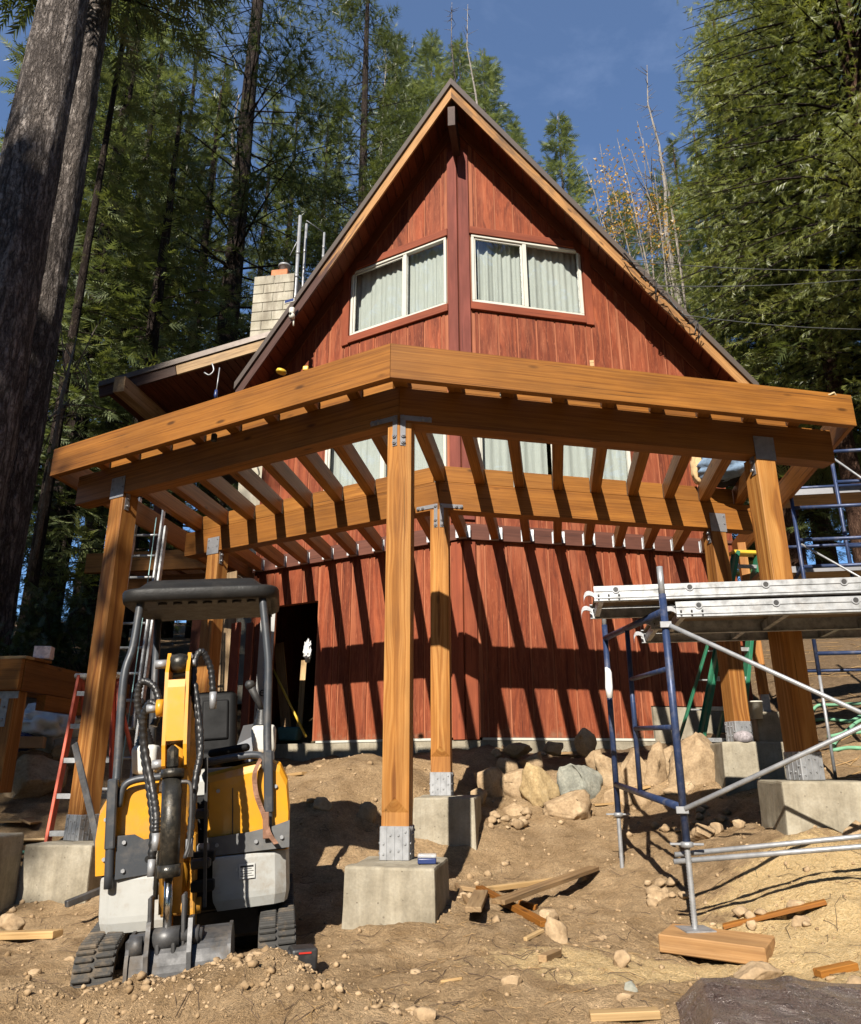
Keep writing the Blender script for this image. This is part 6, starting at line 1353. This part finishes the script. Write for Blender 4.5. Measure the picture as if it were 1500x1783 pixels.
def trunk_path(x, y, z0, H, lean, rg, n=14):
    wob = rg.normal(0, .012*H/10, (n, 2)).cumsum(0)*.4; return [V((x+lean[0]*H*k/(n-1)+wob[k, 0], y+lean[1]*H*k/(n-1)+wob[k, 1], z0+H*k/(n-1))) for k in range(n)]
def conifer(x, y, H, r0, label, seed, kind='fir', crown=.25, R0=3.0, whorl=.55, nb=6, sprig=.5, leaf=None, bark=None, droop=-.25, lean=(0, 0), dense=1.0, group='conifers around the house', z0=None, rtop=.04, name='conifer_tree', bare=.3, shape=.8, zmax=1.0, sector=None, bend=.35, sd_n=3.4, big=False, jit=.15):
    rg = np.random.default_rng(seed); z0 = gz(x, y)-.2 if z0 is None else z0; path = trunk_path(x, y, z0, H, lean, rg)
    t = empty(name, (x, y, z0), label, 'tree', group)
    rs_ = [r0*(1-.0*k)+(rtop-r0)*(k/(len(path)-1))**.9 for k in range(len(path))]
    b = MB(); Mt = Matrix.Translation((x, y, z0)); o_ = V((x, y, z0))
    if big:
        rings = []
        for k in range(150):
            q_ = k/149*(len(path)-1); i = int(min(q_, len(path)-2)); p = path[i].lerp(path[i+1], q_-i)-o_; rr_ = rs_[i]+(rs_[i+1]-rs_[i])*(q_-i); ring = []
            for m in range(56):
                a = 2*pi*m/56; d = V((cos(a), sin(a), 0)); nn_ = V((cos(a)*3.2, sin(a)*3.2, p.z*.35+seed)); k2 = 1+.05*mnoise.noise(nn_)+.05*abs(mnoise.noise(V((cos(a)*7, sin(a)*7, p.z*.9+seed*2))))+.03*mnoise.noise(V((cos(a)*16, sin(a)*16, p.z*2.2)))
                ring.append(tuple(p+d*rr_*k2))
            rings.append(ring)
        b.loft(rings)
    else: b.tube([p-o_ for p in path], rs_, 18 if r0 > .25 else 10)
    b.build('trunk', bark or BARK, t, Mt)
    br = MB(); fo = Foliage(); z = crown*H
    while z < H*zmax-.2:
        u = (z/H-crown)/(1-crown); ln = R0*((1-u)**shape)*(.35+.65*min(1, u*5+.35)); k0 = z/H*(len(path)-1); i = int(min(k0, len(path)-2)); p0 = path[i].lerp(path[i+1], k0-i)
        for k in range(nb):
            if rg.random() > dense: continue
            a = rg.uniform(0, 2*pi)
            if sector and rg.random() < .75: a = rg.normal(sector[0], sector[1])
            L = ln*rg.uniform(.65, 1.15); dz = droop*L*(1-.9*u)+rg.normal(0, .06)*L; d = V((cos(a), sin(a), 0)); st = p0+V((0, 0, rg.uniform(-.5, .5)*whorl))
            c1 = st+d*L*.45+V((0, 0, dz*.25+.08*L)); c2 = st+d*L+V((0, 0, dz+bend*.4*L*(u))); pts = bezier([st, c1, c2], 5); rb = max(.008, r0*.12*L/R0)
            br.tube([pts[0], pts[2], pts[3], pts[5]], [rb, rb*.7, rb*.5, rb*.15], 3, cap=False)
            ns = max(3, int(L/sprig*sd_n))
            for m in range(ns):
                f = bare+(1-bare)*(m+rg.random())/ns; q = f*5; j = int(min(q, 4)); pp = pts[j].lerp(pts[j+1], q-j); tdir = (pts[j+1]-pts[j]).normalized(); sd2 = V((-tdir.y, tdir.x, 0))*(1 if m % 2 else -1)
                dr = tdir*rg.uniform(.3, 1.0)+sd2*rg.uniform(.3, 1.0)*(1.1-f*.5)+V((rg.normal(0, jit), rg.normal(0, jit), rg.normal(-.1 if kind != 'pine' else .1, .25+jit*.5)))
                off = sd2*rg.uniform(0, .28)*L*(1-f*.6)*.6
                fo.add(kind, pp+off, dr, sprig*rg.uniform(.6, 1.25), rg)
        z += whorl*rg.uniform(.7, 1.3)
    bo = br.build('branches', BARKD if bark is not BARKP else BARKP, t); bo['kind'] = 'stuff'
    if fo.t: put('crown', fo.mesh('crown', leaf or NEEDLE), None, t)['kind'] = 'stuff'
    return t
def snag(u0, v0, v1, D, r0, label, seed, nb=14, bl=1.0, bark=None, u1=None):
    """bare dead trunk reaching pixel height v0"""
    rg = np.random.default_rng(seed); top = dist(u0, v0, D); low = dist(u1 if u1 else u0, v1, D); z0 = gz(low.x, low.y)-.2; H = top.z-z0
    t = empty('dead_tree', (low.x, low.y, z0), label, 'tree', 'bare dead trunks'); b = MB(); n = 12; pts = []
    for k in range(n):
        f = k/(n-1); zz = z0+H*f; g = (zz-low.z)/(top.z-low.z); pts.append(V((low.x+(top.x-low.x)*g+(.05+.14*f)*sin(k*1.9+seed), low.y+.05*cos(k*2.3), zz)))
    b.tube(pts, [r0*(1-.93*(k/(n-1))**1.3)*(1+.12*sin(k*3.1+seed)) for k in range(n)], 10); b.build('trunk', bark or BARKP, t); br = MB()
    for k in range(nb):
        f = .45+.54*rg.random(); q = f*(n-1); i = int(min(q, n-2)); p = pts[i].lerp(pts[i+1], q-i); a = rg.uniform(0, 6.28); L = bl*rg.uniform(.3, 1)*(1.1-.6*f); d = V((cos(a), sin(a), rg.normal(.15, .35)))
        br.tube([p, p+d*L*.5+V((0, 0, .03)), p+d*L+V((0, 0, .12*L))], [.022, .013, .005], 4, cap=False)
    br.build('branches', bark or BARKP, t)['kind'] = 'stuff'; return t
# two big trunks close on the left
def ptree(u, v, D): q = dist(u, v, D); return q.x, q.y
x, y = ptree(48, 300, 11.5); conifer(x, y, 30, .56, 'broad fir trunk at the left edge, dappled with sunlight', 1, crown=.50, R0=3.6, sprig=.6, leaf=NEEDLE, bark=BARK, group=None, rtop=.12, nb=6, zmax=.9, big=True)
x, y = ptree(96, 400, 13.2); conifer(x, y, 28, .43, 'darker slimmer fir trunk right behind the broad one on the left', 2, crown=.50, R0=3.4, sprig=.6, leaf=NEEDLE, bark=BARK, group=None, rtop=.1, nb=6, zmax=.9, big=True)
# tall dark pine left of the house
x, y = ptree(423, 300, 21); conifer(x, y, 32, .40, 'tall dark pine with long mossy limbs standing left of the chimney', 3, kind='pine', crown=.27, R0=5.6, whorl=.75, nb=5, sprig=.42, leaf=NEEDLE, bark=BARKD, droop=-.18, group=None, rtop=.12, bare=.4)
x, y = ptree(640, 120, 25); conifer(x, y, 33, .35, 'dark pine crown filling the sky left of the ridge', 4, kind='pine', crown=.38, R0=4.6, whorl=.7, nb=6, sprig=.42, leaf=NEEDLE, bark=BARKD, droop=-.15, group=None, bare=.3)
snag(405, 150, 590, 31, .38, 'pale sunlit dead trunk right behind the dark pine', 5, nb=24, bl=2.2)
# forest wall on the left
L = [(40, 640, 24, 30), (150, 620, 19, 24), (215, 560, 24, 27), (290, 520, 28, 30), (335, 600, 21, 20), (255, 660, 17, 16), (490, 560, 30, 28), (560, 480, 34, 32), (120, 720, 30, 34), (360, 420, 40, 40), (20, 760, 17, 22), (180, 480, 36, 38), (470, 300, 44, 42), (590, 300, 42, 40), (60, 500, 34, 36), (260, 300, 46, 44)]
ORD = ['first', 'second', 'third', 'fourth', 'fifth', 'sixth', 'seventh', 'eighth', 'ninth', 'tenth', 'eleventh', 'twelfth', 'thirteenth', 'fourteenth', 'fifteenth', 'sixteenth']
L.sort()
for k, (u, v, D, H) in enumerate(L):
    x, y = ptree(u, v, D); conifer(x, y, H*.92, .2+.006*H, ORD[k]+' from the left of the dense firs in the left forest', 50+k, crown=.10 if D < 26 else .16, R0=2.5+.03*H, whorl=.62, nb=6, sprig=.40 if D < 30 else .58, dense=.95 if D < 26 else .75, leaf=NEEDLE if k % 2 else NEEDLEB, bark=BARKD, group='firs in the forest on the left', rtop=.03, sd_n=3.0 if D < 30 else 2.7)
# slim bare understory trunks in the dark at the left
for k, (u, v, D) in enumerate(((30, 980, 20), (75, 900, 15), (110, 950, 18), (135, 820, 26), (160, 960, 21), (205, 900, 24))):
    x, y = ptree(u, v, D); conifer(x, y, 15+k, .11+.012*k, ORD[k]+' from the left of the slim bare trunks in the dark understory', 90+k, crown=.12, R0=1.4, whorl=1.0, nb=4, sprig=.4, bark=BARKD, bare=.7, dense=.6, group='slim trunks in the left understory')
# trees behind the ridge
snag(668, 30, 240, 32, .16, 'left thin white dead trunk behind the roof', 8, nb=60, bl=1.6); snag(690, 95, 245, 36, .15, 'right thin white dead trunk behind the roof', 9, nb=50, bl=1.4)
snag(790, 2, 150, 32, .17, 'left bare dead spire above the ridge', 10, nb=110, bl=1.3, bark=BARK); snag(812, 5, 150, 31.5, .16, 'right leaning bare spire above the ridge', 11, nb=60, bl=1.3, u1=826)
def tip(u, v, D, zb_=None): return dist(u, v, D)
for (u, v, D, R0, lb, sd2) in ((752, 55, 33, 2.8, 'broad grey green fir rising left of the roof ridge', 6), (845, 88, 34, 3.0, 'broad grey green fir rising right of the roof ridge', 7), (690, 70, 36, 2.6, 'grey green fir beside the thin white trunks', 18), (800, 75, 37, 2.6, 'fir directly behind the ridge peak', 19), (972, 197, 36, 2.6, 'pointed grey green fir alone right of the roof peak', 12), (890, 215, 38, 2.2, 'small fir peeking over the right roof slope', 13), (1075, 330, 40, 2.6, 'fir behind the yellowing tree', 14), (1150, 300, 34, 2.2, 'fir between the dead snag and the big cedar', 15), (835, 150, 40, 2.2, 'fir right behind the ridge spires', 16)):
    tp_ = dist(u, v, D); x, y = tp_.x, tp_.y; z0 = gz(x, y)-.2; conifer(x, y, tp_.z-z0, .3, lb, sd2, crown=.3, R0=R0+.5, whorl=.5, nb=9, sprig=.46, leaf=NEEDLEB, group='firs behind the roof', rtop=.02, shape=.6)
snag(1126, 112, 290, 30, .19, 'weathered broken top snag right of the roof', 17, nb=90, bl=1.5, u1=1150)
# multi stemmed yellowing tree right of the roof
bt = dist(1150, 560, 20); z0 = gz(bt.x, bt.y); yt = empty('autumn_tree', (bt.x, bt.y, z0), 'bare pale stemmed tree with a few orange leaves right of the roof', 'tree'); b = MB(); lf = Foliage(); rg = np.random.default_rng(77)
for (u, v) in ((1045, 250), (1075, 240), (1100, 260), (1060, 300), (1120, 240), (1140, 300), (1035, 330), (1165, 330), (1090, 330), (1020, 290), (1110, 210), (1150, 260)):
    e = dist(u, v, 20+rg.normal(0, .8)); s0 = V((bt.x+rg.normal(0, .25), bt.y+rg.normal(0, .25), z0)); mid = s0.lerp(e, .5)+V((rg.normal(0, .35)+.5, rg.normal(0, .3), .3)); pts = bezier([s0, mid, e], 14)
    b.tube(pts, [.07*(1-.9*k/14) for k in range(15)], 6)
    for k in range(26):
        f = rg.uniform(.55, 1); i = int(f*13); p = pts[i]; d = V((rg.normal(), rg.normal(), rg.normal(.4, .5))).normalized(); l = rg.uniform(.3, 1.0); b.tube([p, p+d*l*.5, p+d*l+V((0, 0, .1))], [.014, .009, .004], 3, cap=False)
        if rg.random() < .45 and f < .93:
            for _ in range(5): lf.add('pine', p+d*l*rg.uniform(.4, 1), d+V((rg.normal(0, .5), rg.normal(0, .5), 0)), .10, rg)
b.build('trunk', BARKP, yt)
# orange leaves: small flat blades
T = []
for (u, v, s_, n) in ((1085, 350, 60, 380), (1060, 300, 40, 130), (1140, 380, 45, 330), (1065, 400, 35, 140), (1110, 260, 45, 50), (1155, 430, 30, 90)):
    for _ in range(n):
        p = dist(u+rg.normal(0, s_*.5), v+rg.normal(0, s_*.5), 20+rg.normal(0, .7)); a = rg.normal(0, 1, 3); a /= np.linalg.norm(a); c = np.cross(a, rg.normal(0, 1, 3)); c /= np.linalg.norm(c); q = np.array(p); T.append([q, q+a*.09+c*.03, q+a*.09-c*.03])
put('crown', npmesh('crown', np.array(T).reshape(-1, 3), np.arange(len(T)*3).reshape(-1, 3), [LEAFO], smooth=False), None, yt)['kind'] = 'stuff'
# big cedars on the right
def tocam(x, y): return atan2(-y, -x)
x, y = ptree(1475, 300, 18.5); conifer(x, y, 27, .45, 'huge bright green cedar filling the upper right', 20, kind='cedar', crown=.20, R0=4.6, whorl=.30, nb=8, sprig=.20, jit=.8, leaf=NEEDLEC, bark=BARKR, droop=-.32, group=None, rtop=.1, bare=.22, shape=.45, sector=(tocam(x, y)-.3, 1.0), sd_n=2.8, zmax=.90)
x, y = ptree(1560, 420, 15.5); conifer(x, y, 24, .4, 'second cedar at the right edge with drooping sprays', 21, kind='cedar', crown=.30, R0=4.0, whorl=.36, nb=7, sprig=.20, jit=.8, leaf=NEEDLEC, bark=BARKR, droop=-.35, group=None, rtop=.1, bare=.22, shape=.5, sector=(tocam(x, y)-.5, 1.0), sd_n=2.4, zmax=.85)
x, y = ptree(1310, 480, 23); conifer(x, y, 22, .3, 'darker cedar behind the huge one, low over the cables', 22, kind='cedar', crown=.14, R0=3.6, whorl=.4, nb=7, sprig=.30, jit=.5, leaf=NEEDLEC, bark=BARKR, droop=-.3, group=None, bare=.2, shape=.6, sector=(tocam(x, y), 1.1))
for k, (u, v, D, H) in enumerate(sorted([(1330, 620, 20, 17), (1395, 700, 22, 19), (1470, 760, 18, 15), (1440, 560, 28, 26), (1250, 520, 30, 22), (1200, 480, 36, 26), (1520, 600, 26, 26), (1360, 520, 34, 30), (1180, 560, 26, 12)])):
    x, y = ptree(u, v, D); conifer(x, y, H, .18+.006*H, ORD[k]+' from the left of the shaded conifers behind the right scaffold', 120+k, crown=.12 if H > 15 else .3, R0=2.6, whorl=.55, nb=7, sprig=.40, leaf=NEEDLE, bark=BARKR, group='shaded conifers on the right', rtop=.03)
# unseen firs added to cut sky fill and shade the left, open sunward
ROW = [(-20, -42, 23), (-13, -39, 22), (-7, -42, 23), (-1.5, -40, 21), (4, -43, 23), (9.5, -39, 22), (15.5, -42, 24), (22, -39, 24), (-21, -30, 24), (21, -28, 25)]
OUT = [(-14.5, 1.0, 26), (-12.7, -6.5, 21), (-17.5, -4, 25), (-20, 2, 26), (-10, -13, 25), (-16, -14, 27), (-12, -21, 27), (13, 4, 25), (16, -1, 27), (13.5, -6, 25), (19, -10, 28), (11, -13, 24), (15, -18, 27), (9, -22, 25), (-22, -8, 28), (24, 2, 28), (17, 9, 26)]
for k, (x, y, H) in enumerate(OUT+ROW):
    c = k < 4
    conifer(x, y, H, .38, 'unseen tall fir added to block light, '+('left of the big left trunks' if c else 'behind the viewer' if k < len(OUT) else 'far back across the clearing'), 160+k, crown=.22 if c else .10, R0=3.4 if c else 3.6, whorl=.6 if c else .85, nb=6, sprig=.85 if c else 2.2, leaf=NEEDLE, bark=BARK, group='unseen firs added to block light', sd_n=3.4 if c else 3.0)
# low shrubs in the dark on the left
for k, (u, v, D, r_) in enumerate(((25, 1080, 12.5, .6), (60, 1085, 14, .8), (110, 1060, 13.5, .8), (165, 1075, 13, .7))):
    p = dist(u, v, D); rg = np.random.default_rng(200+k); sh = empty('shrub', (p.x, p.y, gz(p.x, p.y)), ORD[k]+' from the left of the low leafy shrubs in the left shade', 'shrub', 'low shrubs at the left'); fo = Foliage(); b = MB(); z0 = gz(p.x, p.y)
    for _ in range(14):
        a = rg.uniform(0, 6.28); e = V((p.x+cos(a)*r_*rg.uniform(.3, 1), p.y+sin(a)*r_*rg.uniform(.3, 1), z0+r_*rg.uniform(.6, 1.6))); b.tube([(p.x, p.y, z0), ((p.x+e.x)/2, (p.y+e.y)/2, z0+.6*(e.z-z0)+.1), e], [.015, .01, .005], 4, cap=False)
        for _ in range(30): q = V((p.x, p.y, z0)).lerp(e, rg.uniform(.4, 1.05)); fo.add('fir', q+V((rg.normal(0, .12), rg.normal(0, .12), rg.normal(0, .1))), rg.normal(0, 1, 3), .16, rg)
    b.build('stems', TWIGD, sh)['kind'] = 'stuff'; put('crown', fo.mesh('crown', BUSH), None, sh)['kind'] = 'stuff'
# bare dead branches hanging at the left
b = MB(); rg = np.random.default_rng(9)
c0_ = dist(108, 690, 14)
for k in range(26):
    a = rg.uniform(0, 6.28); d = V((cos(a)*.8, sin(a)*.5, rg.normal(-.1, .8))); l = rg.uniform(.4, 1.3); p = c0_+V((rg.normal(0, .2), 0, rg.normal(0, .5))); b.tube([p, p+d*l*.5+V((0, 0, .08)), p+d*l], [.016, .010, .004], 4, cap=False)
b.tube([c0_-V((0, 0, 3)), c0_, c0_+V((.1, 0, 1.2))], [.05, .035, .01], 6); tag(b.build('dead_branch', BARKP), 'tangle of pale bare dead twigs beside the left trunks', 'dead branches')
